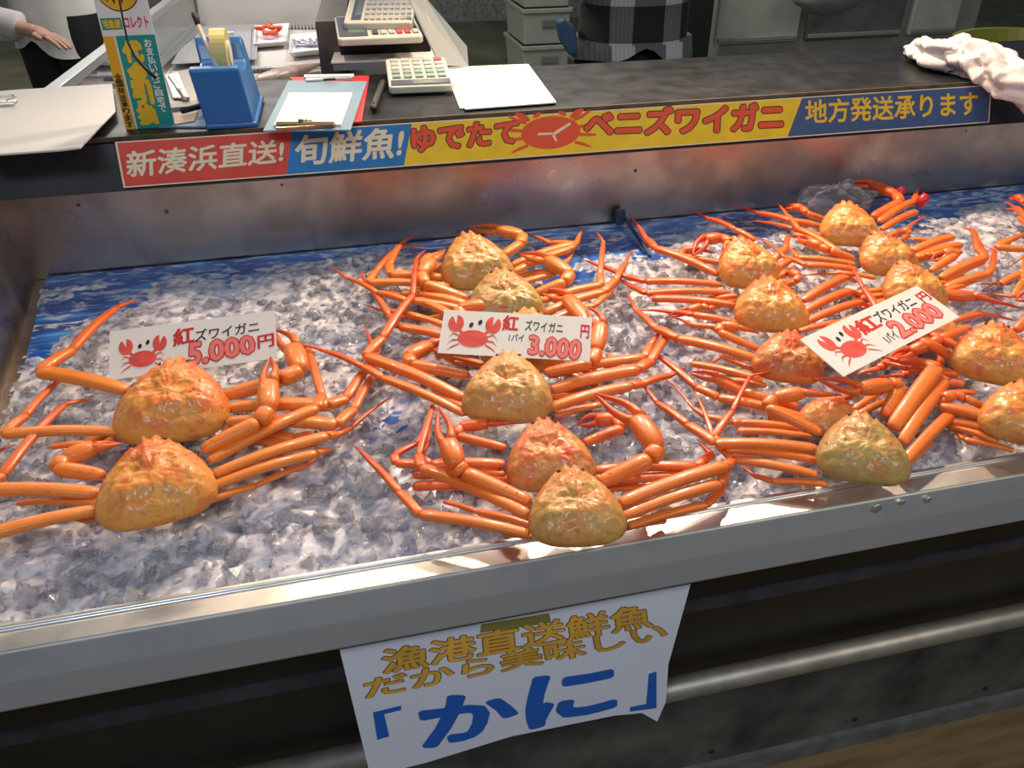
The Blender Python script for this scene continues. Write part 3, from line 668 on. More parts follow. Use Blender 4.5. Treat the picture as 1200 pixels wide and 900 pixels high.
make_crab('c1b', (974, 487), (985, 458), 74, 10, 'red', 'orange', 'small pinkish snow crab tucked under the crossed claws of the olive crab', group=G3, dz=-.012, legs=[
    lg([(942, 490), (842, 466), (816, 454), (766, 414), (772, 398)], 13, zz=(2.4, 3, 3, 2.6, 2.4)), lg([(938, 502), (858, 495), (826, 488), (812, 478), (779, 443)], 10, zz=(2, 2.2, 2.2, 2, 1.4)), lg([(952, 512), (864, 505)], 9, zz=(1.6, 1.8)),
    lg([(1000, 480), (1040, 455)], 9, zz=(1.4, 1.2)), lg([(1005, 486), (1050, 466)], 9, zz=(1.2, 1.0)), lg([(945, 498), (900, 490)], 9, zz=(1.2, 1))],
    claws=[cw([(935, 477), (904, 468), (870, 459), (838, 442), (807, 436)], 15, zz=(2.6, 3.2, 3.4, 3.4, 3)), cw([(985, 470), (1000, 462), (1004, 458), (1012, 452), (1020, 448)], 12, z=-2)])
make_crab('c1', (1010, 524), (1001, 474), 108, 16, 'olive', 'orange', 'olive brown snow crab with crossed claws at the front beside the rim', group=G3, dz=.014, legs=[
    lg([(958, 526), (838, 520), (806, 498), (770, 472), (746, 444)], 15, zz=(3, 3.6, 3.4, 3, 2.6)), lg([(958, 539), (850, 526), (836, 513), (858, 482), (879, 441), (904, 436)], 13, zz=(2.4, 3, 3.6, 4, 4.2, 4)), lg([(958, 557), (857, 538), (836, 513), (814, 458)], 13, zz=(2, 2.4, 3, 3)), lg([(970, 568), (905, 564), (884, 558), (870, 547)], 9, zz=(1.4, 1.4, 1.2, 1)),
    lg([(1046, 502), (1097, 432), (1085, 426), (1055, 423), (1030, 417)], 21, zz=(3, 5, 4.6, 3.8, 3)), lg([(1057, 519), (1106, 447), (1100, 440)], 17, blunt=True, zz=(2.6, 4.2, 3.6)), lg([(1060, 541), (1113, 486), (1106, 480)], 15, blunt=True, zz=(2, 2.8, 2.4)), lg([(1056, 552), (1090, 520)], 9, zz=(1, 1))],
    claws=[cw([(963, 508), (898, 477), (906, 466), (942, 460), (986, 463)], 18, zz=(3.2, 4.4, 4.8, 5, 5)), cw([(1036, 487), (1056, 452), (1044, 450), (1006, 456), (955, 443)], 20, zz=(3.2, 4.6, 5, 5.4, 5.4))])

make_crab('d4', (994, 262), (980, 236), 70, 26, 'orange', 'red', 'glossy orange snow crab at the back by the steel wall beside the red caps', group=G3, legs=[
    lg([(964, 266), (928, 259), (890, 250), (853, 241)], 10), lg([(962, 277), (930, 268), (882, 259)], 9), lg([(1030, 260), (1071, 236), (1076, 219)], 10, zz=(2.8, 3, 2)), lg([(1033, 269), (1074, 248)], 9), lg([(1036, 280), (1060, 270), (1085, 254)], 7),
    lg([(962, 283), (930, 275)], 8), lg([(1030, 285), (1050, 278)], 7, zz=(1, 1)), lg([(966, 288), (940, 284)], 8)],
    claws=[cw([(1022, 254), (1055, 237), (1050, 228), (1020, 216), (988, 215)], 14, zz=(3, 3.6, 4, 4, 3.4)), cw([(968, 258), (945, 250), (940, 244), (930, 243), (918, 243)], 11, z=-1)])
make_crab('d3', (1037, 297), (1012, 274), 71, 22, 'orange', 'orange', 'shiny yellow-orange snow crab second from the back of the right-hand column', group=G3, dz=.008, legs=[
    lg([(1002, 310), (935, 302), (921, 289)], 9), lg([(1004, 316), (945, 311), (920, 302), (884, 277)], 9), lg([(1026, 326), (985, 320), (934, 324)], 7), lg([(985, 296), (935, 268), (922, 252), (909, 237)], 8, zz=(3, 3.4, 3.2, 2.8)),
    lg([(1070, 294), (1116, 278)], 11), lg([(1073, 302), (1126, 287)], 11), lg([(1070, 280), (1090, 282), (1108, 275)], 6), lg([(1073, 306), (1126, 295)], 8, zz=(1.6, 1.4))],
    claws=[cw([(1001, 303), (972, 294), (962, 289), (948, 283), (934, 276)], 14), cw([(1056, 282), (1066, 274), (1064, 272), (1060, 270), (1052, 268)], 10)])
make_crab('d2', (1068, 334), (1045, 308), 77, 20, 'orange', 'orange', 'speckled yellow-orange snow crab just above the 2,000 yen card', group=G3, dz=.012, legs=[
    lg([(1102, 326), (1155, 302), (1146, 292), (1140, 270), (1126, 267)], 12, zz=(3, 3.6, 3.4, 3, 2.4)), lg([(1104, 332), (1152, 306), (1152, 295), (1147, 280)], 10, zz=(2.4, 2.6, 2.4, 2)), lg([(1108, 337), (1158, 321), (1163, 312), (1165, 294), (1157, 290)], 11), lg([(1106, 342), (1130, 334), (1150, 330)], 8),
    lg([(1034, 340), (1000, 345)], 9, zz=(1.4, 1)), lg([(1036, 346), (1000, 352)], 9, zz=(1.2, 1)), lg([(1040, 352), (1010, 362)], 9, zz=(1.2, 1)), lg([(1050, 356), (1020, 372)], 8, zz=(1.2, 1))],
    claws=[cw([(1090, 318), (1120, 299), (1118, 294), (1106, 298), (1090, 306)], 13), cw([(1072, 304), (1085, 300), (1090, 298), (1098, 300), (1108, 302)], 10, z=-1)])
make_crab('d1', (1084, 380), (1072, 352), 74, 16, 'orange', 'red', 'snow crab hidden under the 2,000 yen card with one red claw showing', group=G3, dz=-.004, legs=[
    lg([(1052, 390), (1032, 370), (1012, 338), (994, 308)], 10, zz=(3, 4.4, 4.8, 4.6)), lg([(1060, 402), (1010, 412), (985, 420)], 9, zz=(2, 2, 1.5)), lg([(1066, 408), (1030, 432), (1005, 438)], 10, zz=(1.8, 2, 1.5)), lg([(1074, 412), (1060, 440), (1028, 442)], 9, zz=(1.2, 1.4, 1)),
    lg([(1112, 378), (1150, 368), (1190, 376)], 9, zz=(2, 2, 1.2)), lg([(1112, 388), (1138, 384)], 9), lg([(1108, 396), (1140, 400)], 8, zz=(1, 1)), lg([(1104, 402), (1100, 440)], 8, zz=(1, 1))],
    claws=[cw([(1086, 366), (1098, 350), (1102, 346), (1142, 347), (1200, 362)], 15, zz=(3, 4.2, 4.4, 4.2, 3)), cw([(1060, 372), (1045, 375), (1040, 380), (1030, 388), (1020, 396)], 12, z=-1)])
make_crab('e2', (1166, 413), (1156, 361), 98, 20, 'orange', 'red', 'rough orange snow crab with raised horns just right of the 2,000 yen card', group=G3, dz=.014, legs=[
    lg([(1124, 408), (1092, 392), (1066, 382)], 12, zz=(3, 3.6, 2.6), blunt=True), lg([(1122, 424), (1080, 399), (1060, 393)], 14, zz=(2.6, 3.4, 3), blunt=True), lg([(1123, 439), (1064, 432), (1034, 424)], 13, zz=(2, 2.4, 2)), lg([(1130, 450), (1096, 449)], 12, zz=(1.6, 1.6)), lg([(1144, 460), (1106, 461)], 8, zz=(1.2, 1.2)),
    lg([(1205, 400), (1240, 380)], 14), lg([(1208, 415), (1250, 400)], 14), lg([(1206, 430), (1250, 430)], 13)],
    claws=[cw([(1132, 386), (1103, 397), (1092, 402), (1066, 412), (1040, 420)], 15, zz=(3, 3.4, 3, 2, 1.6)), cw([(1190, 388), (1215, 365), (1225, 352), (1210, 345), (1190, 352)], 18)])
make_crab('e1', (1200, 483), (1192, 436), 100, 18, 'orange', 'orange', 'orange snow crab cut off by the right edge, nearest the rim', group=G3, dz=.020, legs=[
    lg([(1160, 490), (1100, 476)], 17), lg([(1161, 503), (1114, 494)], 12, zz=(2.2, 2.4)), lg([(1168, 517), (1114, 499)], 10, zz=(1.8, 2)), lg([(1188, 528), (1130, 515), (1111, 498)], 9, zz=(1.2, 1.4, 1.4), blunt=True),
    lg([(1245, 480), (1330, 440)], 15), lg([(1247, 495), (1340, 470)], 15), lg([(1245, 510), (1340, 495)], 13), lg([(1235, 522), (1320, 520)], 10)],
    claws=[cw([(1162, 481), (1130, 466), (1120, 462), (1105, 466), (1090, 472)], 13, z=-1), cw([(1238, 468), (1270, 440), (1275, 430), (1250, 415), (1225, 412)], 19)])
make_crab('f1', (1262, 322), (1250, 296), 74, 18, 'orange', 'amber', 'snow crab beyond the right edge reaching two folded amber legs in', group=G3, legs=[
    lg([(1228, 318), (1196, 320), (1172, 333), (1145, 333)], 10), lg([(1226, 328), (1198, 330), (1188, 348), (1144, 344)], 9), lg([(1228, 310), (1198, 326), (1200, 300), (1183, 313)], 6), lg([(1230, 335), (1204, 352)], 9),
    lg([(1298, 320), (1350, 305)], 10), lg([(1298, 328), (1350, 318)], 10), lg([(1298, 335), (1350, 330)], 9), lg([(1290, 342), (1340, 345)], 8)],
    claws=[cw([(1230, 305), (1200, 292), (1168, 290), (1182, 282), (1204, 272)], 11), cw([(1290, 306), (1315, 292), (1318, 286), (1305, 280), (1290, 280)], 12)])
make_crab('f2', (1238, 258), (1226, 236), 66, 24, 'orange', 'red', 'snow crab beyond the right edge by the steel wall with dark red leg tips', group=G3, legs=[
    lg([(1210, 258), (1196, 250), (1176, 236)], 8), lg([(1208, 264), (1195, 247), (1178, 245)], 8), lg([(1208, 268), (1192, 243), (1184, 250)], 7), lg([(1210, 272), (1196, 256)], 9),
    lg([(1270, 258), (1310, 246)], 9), lg([(1270, 264), (1310, 256)], 9), lg([(1270, 270), (1310, 266)], 9), lg([(1265, 276), (1300, 278)], 8)],
    claws=[cw([(1216, 250), (1200, 238), (1198, 234), (1192, 231), (1182, 232)], 9), cw([(1260, 250), (1275, 240), (1276, 236), (1266, 232), (1256, 232)], 10)])

# red caps and clear bag by the back crab
for (px, py), lb in (((1053, 226), 'small red rubber cap by the raised claw of the rearmost crab'), ((1081, 235), 'small red rubber cap at the outer end of the rearmost crab legs')):
    p = at_z(px, py, ZI + .035); r = MB(); r.tube([p + Vector((-.008, 0, -.012)), p + Vector((.0, 0, 0)), p + Vector((.008, 0, .012))], [.010, .013, .009], 12)
    for a in range(12): r.ball(p + Vector((.011 * math.cos(a * .524), .011 * math.sin(a * .524), .002)), .0022, 6)
    tag(r.build('rubber_cap', mat('red_rubber', (.50, .015, .03), .35, coat=.3), smooth=True), lb, 'cap')
bg = MB(); c0 = at_z(978, 236, ZI + .03); nv = 48
vs = []; fs = []
for i in range(25):
    for k in range(nv):
        th = 2 * math.pi * k / nv; ph = math.pi * i / 24; r = 1 + .5 * noise.noise((math.cos(th) * 2.2, math.sin(th) * 2.2, i * .22)) + .35 * abs(noise.noise((math.cos(th) * 6, math.sin(th) * 6, i * .6)))
        vs.append(c0 + Vector((.075 * r * math.sin(ph) * math.cos(th), .030 * r * math.sin(ph) * math.sin(th), .032 * r * math.cos(ph))))
for i in range(24):
    for k in range(nv): fs.append((i * nv + k, (i + 1) * nv + k, (i + 1) * nv + (k + 1) % nv, i * nv + (k + 1) % nv))
bg.add(vs, fs)
tag(bg.build('plastic_bag', mat('clear_plastic', (.86, .88, .9), .12, trans=.92, ior=1.12, bump=.8, bscale=60), smooth=True), 'clear plastic bag bunched behind the rearmost crab', 'bag')

# ================================================================== PRICE CARDS
LAM = mat('laminated_card', (.86, .83, .78), .35, coat=.9, var=.03)
def price_card(label, bl, br, z0, z1, tilt, hgt, num, crabpos, name_q, num_q, yen_q, kanji_q, pai_q=None, xs=1.0):
    B0 = at_z(*bl, z0); B1 = at_z(*br, z1); U = B1 - B0; wd = U.length; hor = ZU.cross(U).normalized()
    t = math.radians(tilt); Vv = hor * math.cos(t) + ZU * math.sin(t)
    bd = Board(B0, U, Vv)
    root = empty('price_card', bd.P(wd / 2, 0), label, 'price card', None)
    bd.poly(MB(), [(0, 0), (wd, 0), (wd, hgt), (0, hgt)], 0, .0012).build('card', LAM, root)
    h = .0014
    def Q(q): return [(a * wd, b * hgt) for a, b in q]
    bd.text(MB(), '紅', Q(kanji_q), h, .035).build('lettering', INKRED, root)
    bd.text(MB(), 'ズワイガニ', Q(name_q), h, .012).build('lettering', INKBLK, root)
    bd.text(MB(), num, Q(num_q), h, .075).build('price_outline', INKRED, root); bd.text(MB(), num, Q(num_q), h + .0002, .032).build('price', INKPINK, root)
    bd.text(MB(), '円', Q(yen_q), h, .03).build('yen_sign', INKRED, root)
    if pai_q: bd.text(MB(), '1パイ', Q(pai_q), h, .008).build('lettering', INKBLK, root)
    cu, cv = crabpos[0] * wd, crabpos[1] * hgt; s = crabpos[2] * hgt
    em = MB(); bd.poly(em, bd.ell(cu, cv - .12 * s, .42 * s, .27 * s), h, h + .0003)
    for g in (-1, 1):
        bd.poly(em, [(cu + g * .33 * s, cv), (cu + g * .45 * s, cv + .12 * s), (cu + g * .40 * s, cv + .18 * s), (cu + g * .26 * s, cv + .06 * s)], h, h + .0002)
        kx, ky = cu + g * .52 * s, cv + .34 * s
        a = [(kx + .22 * s * math.sin(g * .25 + t) , ky + .27 * s * math.cos(g * .25 + t)) for t in [.32 + (2 * math.pi - .64) * i / 20 for i in range(21)]] + [(kx - g * .01 * s, ky - .02 * s)]
        bd.poly(em, a, h, h + .0003)
        for k in range(3):
            y0 = cv - (.06 + .12 * k) * s; x0 = cu + g * .36 * s
            bd.poly(em, [(x0, y0 - .025 * s), (x0 + g * .2 * s, y0 + (.06 - .1 * k) * s), (x0 + g * .32 * s, y0 - (.06 + .08 * k) * s), (x0 + g * .2 * s, y0 + (.11 - .1 * k) * s), (x0, y0 + .03 * s)], h, h + .0002)
    em.build('crab_drawing', mat('drawing_red', (.74, .09, .07), .5, var=.2, vscale=60), root)
    ey = MB()
    for g in (-1, 1): bd.poly(ey, bd.ell(cu + g * .12 * s + .03 * s, cv + .36 * s + g * .05 * s, .055 * s, .085 * s, 14, -.3), h, h + .0003)
    ey.build('drawing_eye', INKBLK, root)
    return bd, wd
CARDS = []
CARDS.append(price_card('white price card reading 5,000 yen standing behind the left crabs', (128, 446), (325, 420), ZI + .012, ZI + .035, 38, .078, '5.000', (.20, .42, .62),
    [(.515, .56), (.90, .60), (.90, .82), (.515, .80)], [(.47, .08), (.87, .18), (.86, .53), (.48, .53)], [(.89, .24), (.985, .26), (.985, .52), (.89, .50)], [(.385, .52), (.505, .56), (.505, .88), (.385, .86)]))
CARDS.append(price_card('white price card reading 3,000 yen lying across the middle crabs', (513, 414), (691, 424), ZI + .070, ZI + .070, 30, .072, '3.000', (.22, .45, .72),
    [(.56, .62), (.81, .60), (.81, .82), (.56, .86)], [(.60, .10), (.93, .02), (.94, .44), (.60, .50)], [(.93, .52), (.985, .51), (.985, .80), (.93, .81)], [(.41, .60), (.51, .60), (.51, .92), (.41, .94)], [(.46, .36), (.56, .36), (.56, .52), (.46, .52)]))
CARDS.append(price_card('tilted white price card reading 2,000 yen lying on the right-hand crabs', (988, 442), (1124, 372), ZI + .085, ZI + .085, 16, .078, '2.000', (.21, .46, .70),
    [(.52, .60), (.86, .62), (.86, .86), (.52, .86)], [(.54, .14), (.93, .18), (.93, .56), (.54, .54)], [(.91, .58), (.985, .60), (.985, .84), (.91, .82)], [(.36, .52), (.51, .54), (.51, .86), (.36, .86)], [(.43, .16), (.53, .18), (.53, .38), (.43, .36)]))

# ================================================================== HANGING PAPER SHEET
pb = Board(at_y(414, 832, .628), at_y(796, 752, .628) - at_y(414, 832, .628), (0, .02, 1))
pu = [pb.uv(*p) for p in ((398, 761), (809, 684), (803, 706), (783, 778), (780, 822), (770, 845), (752, 835), (720, 838), (600, 862), (500, 893), (434, 909), (424, 868))]
ps = empty('hanging_paper_sign', at_y(600, 870, .628), 'white paper sign with gold and blue writing hanging from the front rim', 'sign')
pm = MB(); pb.poly(pm, pu, 0, .0008); pm.build('sheet', mat('sign_paper', (.70, .74, .86), .45, coat=.3, var=.04, vscale=6), ps)
GOLD = mat('letter_gold', (.68, .38, .05), .6, var=.25, vscale=10); BRN = mat('letter_brown', (.22, .09, .03), .6); BLUEL = mat('letter_blue', (.012, .11, .50), .5)
for txt, q in (('漁港直送鮮魚', [(449, 789), (764, 733), (760, 706), (448, 761)]), ('だから美味しい', [(429, 818), (782, 748), (776, 728), (427, 795)])):
    pb.tpx(MB(), txt, q, .0010, .046).build('lettering_outline', BRN, ps); pb.tpx(MB(), txt, q, .0014, .022).build('lettering', GOLD, ps)
for bq_ in (((437, 834), (470, 826), (470, 831), (450, 836), (456, 862), (442, 866)), ((760, 789), (769, 786), (769, 829), (738, 833), (738, 828), (757, 824))):
    bk_ = MB(); pb.poly(bk_, [pb.uv(*p) for p in bq_], .0010, .0013); bk_.build('lettering', BLUEL, ps)
pb.tpx(MB(), 'か', [(498, 875), (600, 852), (606, 812), (494, 818)], .0012, .042).build('lettering', BLUEL, ps)
pb.tpx(MB(), 'に', [(620, 852), (718, 830), (718, 780), (622, 796)], .0012, .042).build('lettering', BLUEL, ps)
tp = MB(); pb.poly(tp, [pb.uv(*p) for p in ((562, 741), (646, 729), (643, 718), (564, 731))], .0008, .0011); tp.build('tape', mat('tape_olive', (.22, .20, .05), .4), ps)

# ================================================================== THINGS ON THE COUNTER
ZC = 1.0505
def quad_slab(mb, pts, th):
    mb.prism([Vector(p) for p in pts], (0, 0, th)); return mb
def rect_from(pts, z):    # world points of a pixel quad on a level
    return [at_z(px, py, z) for px, py in pts]
# white clipboard overhanging at far left
cb = empty('clipboard', at_z(60, 140, ZC), 'large white clipboard overhanging the counter edge at far left', 'clipboard')
quad_slab(MB(), rect_from([(-40, 186), (70, 178), (95, 175), (136, 132), (132, 100), (22, 107), (-40, 112)], 1.062), .004).build('board', mat('board_white', (.58, .57, .56), .5), cb, bevel=.002)
ck = MB(); p = at_z(2, 122, 1.068); ck.box(p, (.05, .03, .006)); ck.tube([p + Vector((-.03, .012, .008)), p + Vector((.02, .014, .012)), p + Vector((.028, .0, .012)), p + Vector((.015, -.014, .01))], [.002] * 4, 8); ck.build('clip', STEEL, cb)
# cash-on-delivery sign
cs = Board(at_y(148, 153, 1.64), (1, 0, 0), (0, .012, 1)); O = cs.uv(148, 153); Rr = cs.uv(205, 148); cwid = Rr[0] - O[0]
cod = empty('delivery_sign', cs.P(cwid / 2, 0), 'tall teal and yellow delivery payment sign with a black cat badge on the counter', 'sign')
CH = .32
cs.poly(MB(), [(0, 0), (cwid, 0), (cwid, CH), (0, CH)], -.003, 0).build('panel', mat('sign_white', (.72, .70, .70), .45, coat=.3), cod)
vt = cs.uv(165, 41)[1]; ug = cwid * .205
cs.poly(MB(), [(ug + .003, .002), (cwid, .002), (cwid, vt), (ug + .003, vt)], 0, .0004).build('teal_field', mat('sign_teal', (.012, .27, .24), .4, coat=.3), cod)
cs.poly(MB(), [(0, .002), (ug, .002), (ug, vt), (0, vt)], 0, .0004).build('yellow_field', mat('sign_yellow', (.70, .38, .015), .4, coat=.3), cod)
def vtext(mb, s, u0, u1, v1, v0, bold, h=.0007):
    n = len(s); st = (v1 - v0) / n
    for i, chx in enumerate(s):
        a = v1 - st * (i + .95); b_ = v1 - st * (i + .05)
        cs.text(mb, chx, [(u0, a), (u1, a), (u1, b_), (u0, b_)], h, bold)
    return mb
vtext(MB(), '代金引換', cwid * .33, cwid * .68, vt * .95, vt * .05, .075).build('lettering', mat('cod_yellow', (.76, .46, .02), .5), cod)
vtext(MB(), 'お支払いはご自宅で', cwid * .76, cwid * .90, vt * .96, vt * .18, .03).build('lettering', mat('cod_white', (.75, .76, .76), .5), cod)
vtext(MB(), '全国発送承ります', cwid * .035, cwid * .165, vt * .62, vt * .03, .03).build('lettering', INKBLK, cod)
cs.text(MB(), 'コレクト', [(cwid * .47, vt + .012), (cwid * .93, vt + .012), (cwid * .93, vt + .030), (cwid * .47, vt + .030)], .0003, .03).build('lettering', mat('cod_red', (.62, .02, .05), .5), cod)
cs.poly(MB(), [(cwid * .03, vt + .010), (cwid * .42, vt + .010), (cwid * .42, vt + .029), (cwid * .03, vt + .029)], 0, .0003).build('green_field', mat('cod_green', (.04, .28, .16), .4), cod)
cs.text(MB(), '宅急便', [(cwid * .07, vt + .013), (cwid * .39, vt + .013), (cwid * .39, vt + .026), (cwid * .07, vt + .026)], .0005, .05).build('lettering', MATS['cod_yellow'], cod)
ec = (cwid * .47, vt + .083); ov = MB(); cs.poly(ov, cs.ell(ec[0], ec[1], cwid * .44, .045, 40), 0, .0003); ov.build('badge_rim', INKBLK, cod)
cs.poly(MB(), cs.ell(ec[0], ec[1], cwid * .42, .043, 40), .0003, .0005).build('badge', MATS['sign_yellow'], cod)
u, v = ec; w_ = cwid
ct = MB(); cs.poly(ct, [(u - .36 * w_, v - .004), (u - .30 * w_, v - .016), (u - .24 * w_, v - .010), (u - .22 * w_, v - .030), (u - .16 * w_, v - .018), (u - .10 * w_, v - .034), (u - .06 * w_, v - .020), (u - .0 * w_, v - .012), (u + .05 * w_, v - .034), (u + .10 * w_, v - .018), (u + .20 * w_, v - .012), (u + .30 * w_, v - .028), (u + .28 * w_, v - .004),
    (u + .34 * w_, v + .012), (u + .20 * w_, v + .020), (u - .02 * w_, v + .016), (u - .14 * w_, v + .026), (u - .18 * w_, v + .016), (u - .28 * w_, v + .016)], .0005, .0007); ct.build('cat_badge', INKBLK, cod)
# thin black bent rod in front of it
rod = MB(); rp = [at_y(x, y, 1.60 - .006 * i) for i, (x, y) in enumerate(((139, -30), (140, 0), (145, 28), (150, 50), (158, 66), (170, 80)))]
e0 = at_y(183, 92, 1.565)
rod.tube(rp + [e0], [.0017, .0017, .0017, .0018, .002, .0026, .0032], 8)
tag(rod.build('bent_rod', INKBLK, smooth=True), 'thin black bent rod hanging in front of the delivery sign', 'rod')

# papers and slips behind the sign
pc = [((196, 132), (232, 128), (228, 84), (186, 92), 1.053, 'grey_pad', (.42, .42, .42), .008, 'grey pad lying between the delivery sign and the tape dispenser', 'pad'),
      ((186, 150), (243, 150), (238, 112), (200, 118), 1.0505, 'blue_board', (.14, .24, .36), .003, 'pale blue board under the tape dispenser and pad', 'board'),
      ((205, 146), (228, 142), (232, 130), (203, 133), 1.0545, 'paper_slip', (.52, .40, .32), .001, 'small brownish paper slip beside the delivery sign foot', 'paper')]
for a, b_, c_, d_, z, nm, cc, th, lb, ca in pc:
    tag(quad_slab(MB(), rect_from([a, b_, c_, d_], z), th).build(nm, mat(nm, cc, .6)), lb, ca)
bcl = empty('bulldog_clip', at_z(212, 108, 1.062), 'silver bulldog clip on the grey pad behind the delivery sign', 'clip')
A = at_z(200, 90, 1.066); B = at_z(218, 116, 1.066); MB().tube([A, B], [.007, .007], 12, .7).build('spring_barrel', STEEL, bcl, smooth=True)
quad_slab(MB(), [at_z(x, y, 1.064) for x, y in ((203, 116), (222, 116), (209, 86), (194, 90))], .003).build('jaw', STEEL, bcl, bevel=.001)
mk = MB(); mk.tube([at_z(213, 130, 1.066), at_z(236, 124, 1.066)], [.0055, .0055], 10); tag(mk.build('marker_pen', INKBLK, smooth=True), 'short black marker lying against the blue tape dispenser', 'pen')

# tape dispenser
td = empty('tape_dispenser', at_z(275, 150, ZC), 'blue desktop tape dispenser with a yellow roll on the counter', 'tape dispenser')
BLU = mat('dispenser_blue', (.018, .135, .40), .36, coat=.3)
d0 = at_z(243, 152, ZC); d1 = at_z(300, 149, ZC); du = (d1 - d0).normalized(); dv = Vector((-du.y, du.x, 0)); dwid = (d1 - d0).length
def DP(u, v, z): return d0 + du * u + dv * v + ZU * z
sk = .22
prof = [(0, 0), (.190, 0), (.192, .085), (.184, .122), (.164, .132), (.150, .118), (.138, .090), (.095, .084), (.055, .094), (.020, .106), (.004, .104)]
bd_ = MB(); bd_.prism([DP(-.012 * (z / .09), v, z) for v, z in prof], du * dwid); bd_.build('body', BLU, td, bevel=.005, seg=3)
quad_slab(MB(), [DP(-.002, -.004, 0), DP(dwid + .004, -.004, 0), DP(dwid + .004, .196, 0), DP(-.002, .196, 0)], .010).build('base', BLU, td, bevel=.003)
TAPE = mat('tape_yellow', (.62, .52, .18), .35, coat=.5)
rl = MB(); cc = DP(dwid * .42, .098, .112); nrl = 32
rl.tube([cc - du * .014, cc - du * .0135, cc + du * .0135, cc + du * .014], [.040, .043, .043, .040], nrl); rl.build('tape_roll', TAPE, td)
rc = MB(); rc.tube([cc - du * .017, cc + du * .017], [.022, .022], 20); rc.build('roll_core', mat('core_white', (.6, .58, .5), .5), td)
bl_ = MB(); bl_.box(DP(dwid * .45, .172, .1335), (.034, .012, .004)); bl_.build('cutter_blade', STEEL, td)
pn = empty('ballpoint_pen', DP(dwid * .36, .045, .095), 'clear ballpoint pen with black end standing in the tape dispenser', 'pen')
pa, pb_ = DP(dwid * .36, .045, .095), at_y(226, 15, 1.72); pa2 = pa
MB().tube([pa, pa.lerp(pb_, .78)], [.0042, .0042], 10).build('barrel', mat('pen_clear', (.62, .55, .50), .2, coat=.4), pn, smooth=True)
MB().tube([pa.lerp(pb_, .78), pa.lerp(pb_, .95), pb_], [.0048, .0046, .003], 10).build('end_cap', INKBLK, pn, smooth=True)

# blue clipboard with memo pad, red folder, second clipboard
quad_slab(MB(), rect_from([(388, 160), (424, 152), (434, 92), (350, 90)], 1.0505), .003)
tag(quad_slab(MB(), rect_from([(380, 148), (424, 144), (433, 90), (340, 92)], 1.0506), .003).build('red_folder', mat('folder_red', (.52, .03, .03), .5)), 'red folder sticking out under the blue clipboard', 'folder')
bc = empty('clipboard', at_z(360, 120, 1.054), 'pale blue clipboard with a clipped white memo pad at the counter edge', 'clipboard')
zb = 1.056
quad_slab(MB(), rect_from([(308, 155), (411, 154), (430, 97), (338, 96)], zb), .0035).build('board', mat('clip_blue', (.17, .28, .38), .45), bc, bevel=.002)
quad_slab(MB(), rect_from([(321, 149), (400, 148), (413, 111), (339, 111)], zb + .004), .004).build('memo_pad', mat('memo', (.80, .74, .72), .7), bc)
j0, j1 = at_z(324, 145, zb + .011), at_z(392, 145, zb + .011)
jj = MB(); jj.tube([j0, j1], [.005, .005], 12, .8); jj.box(j0.lerp(j1, .5) + Vector((0, -.006, -.004)), ((j1 - j0).length, .008, .006)); jj.build('spring_clip', mat('brass', (.45, .35, .20), .3, metal=1), bc, bevel=.0006)
pt = MB(); pt.tube([j0.lerp(j1, .5) + Vector((-.012, .004, .002)), j0.lerp(j1, .5) + Vector((.012, .004, .002))], [.006, .006], 10); pt.build('clip_tab', MATS['brass'], bc, smooth=True)
g = MB(); g.tube([at_z(357, 90, 1.064), at_z(415, 89, 1.064)], [.007, .007], 12, .7); g.box(at_z(386, 92, 1.062), (.10, .022, .004))
go = empty('bulldog_clip', at_z(386, 90, 1.058), 'long steel clip at the top end of the blue clipboard', 'clip')
g.build('jaw', STEEL, go, bevel=.0006); MB().box(at_z(386, 93, 1.067), (.026, .006, .004)).build('grip', INKBLK, go, bevel=.001)
# black pen by the front calculator
bp_ = empty('felt_pen', at_z(440, 115, ZC), 'black felt pen lying left of the front calculator', 'pen')
a, b2 = at_z(437, 128, 1.059), at_z(449, 96, 1.059)
MB().tube([a, a.lerp(b2, .04), a.lerp(b2, .96), b2], [.004, .007, .007, .005], 12).build('barrel', INKBLK, bp_, smooth=True)
MB().tube([a.lerp(b2, .08) + ZU * .008, a.lerp(b2, .4) + ZU * .008], [.0016, .0016], 6).build('pocket_clip', mat('dkgrey', (.07, .07, .07), .4), bp_, smooth=True)

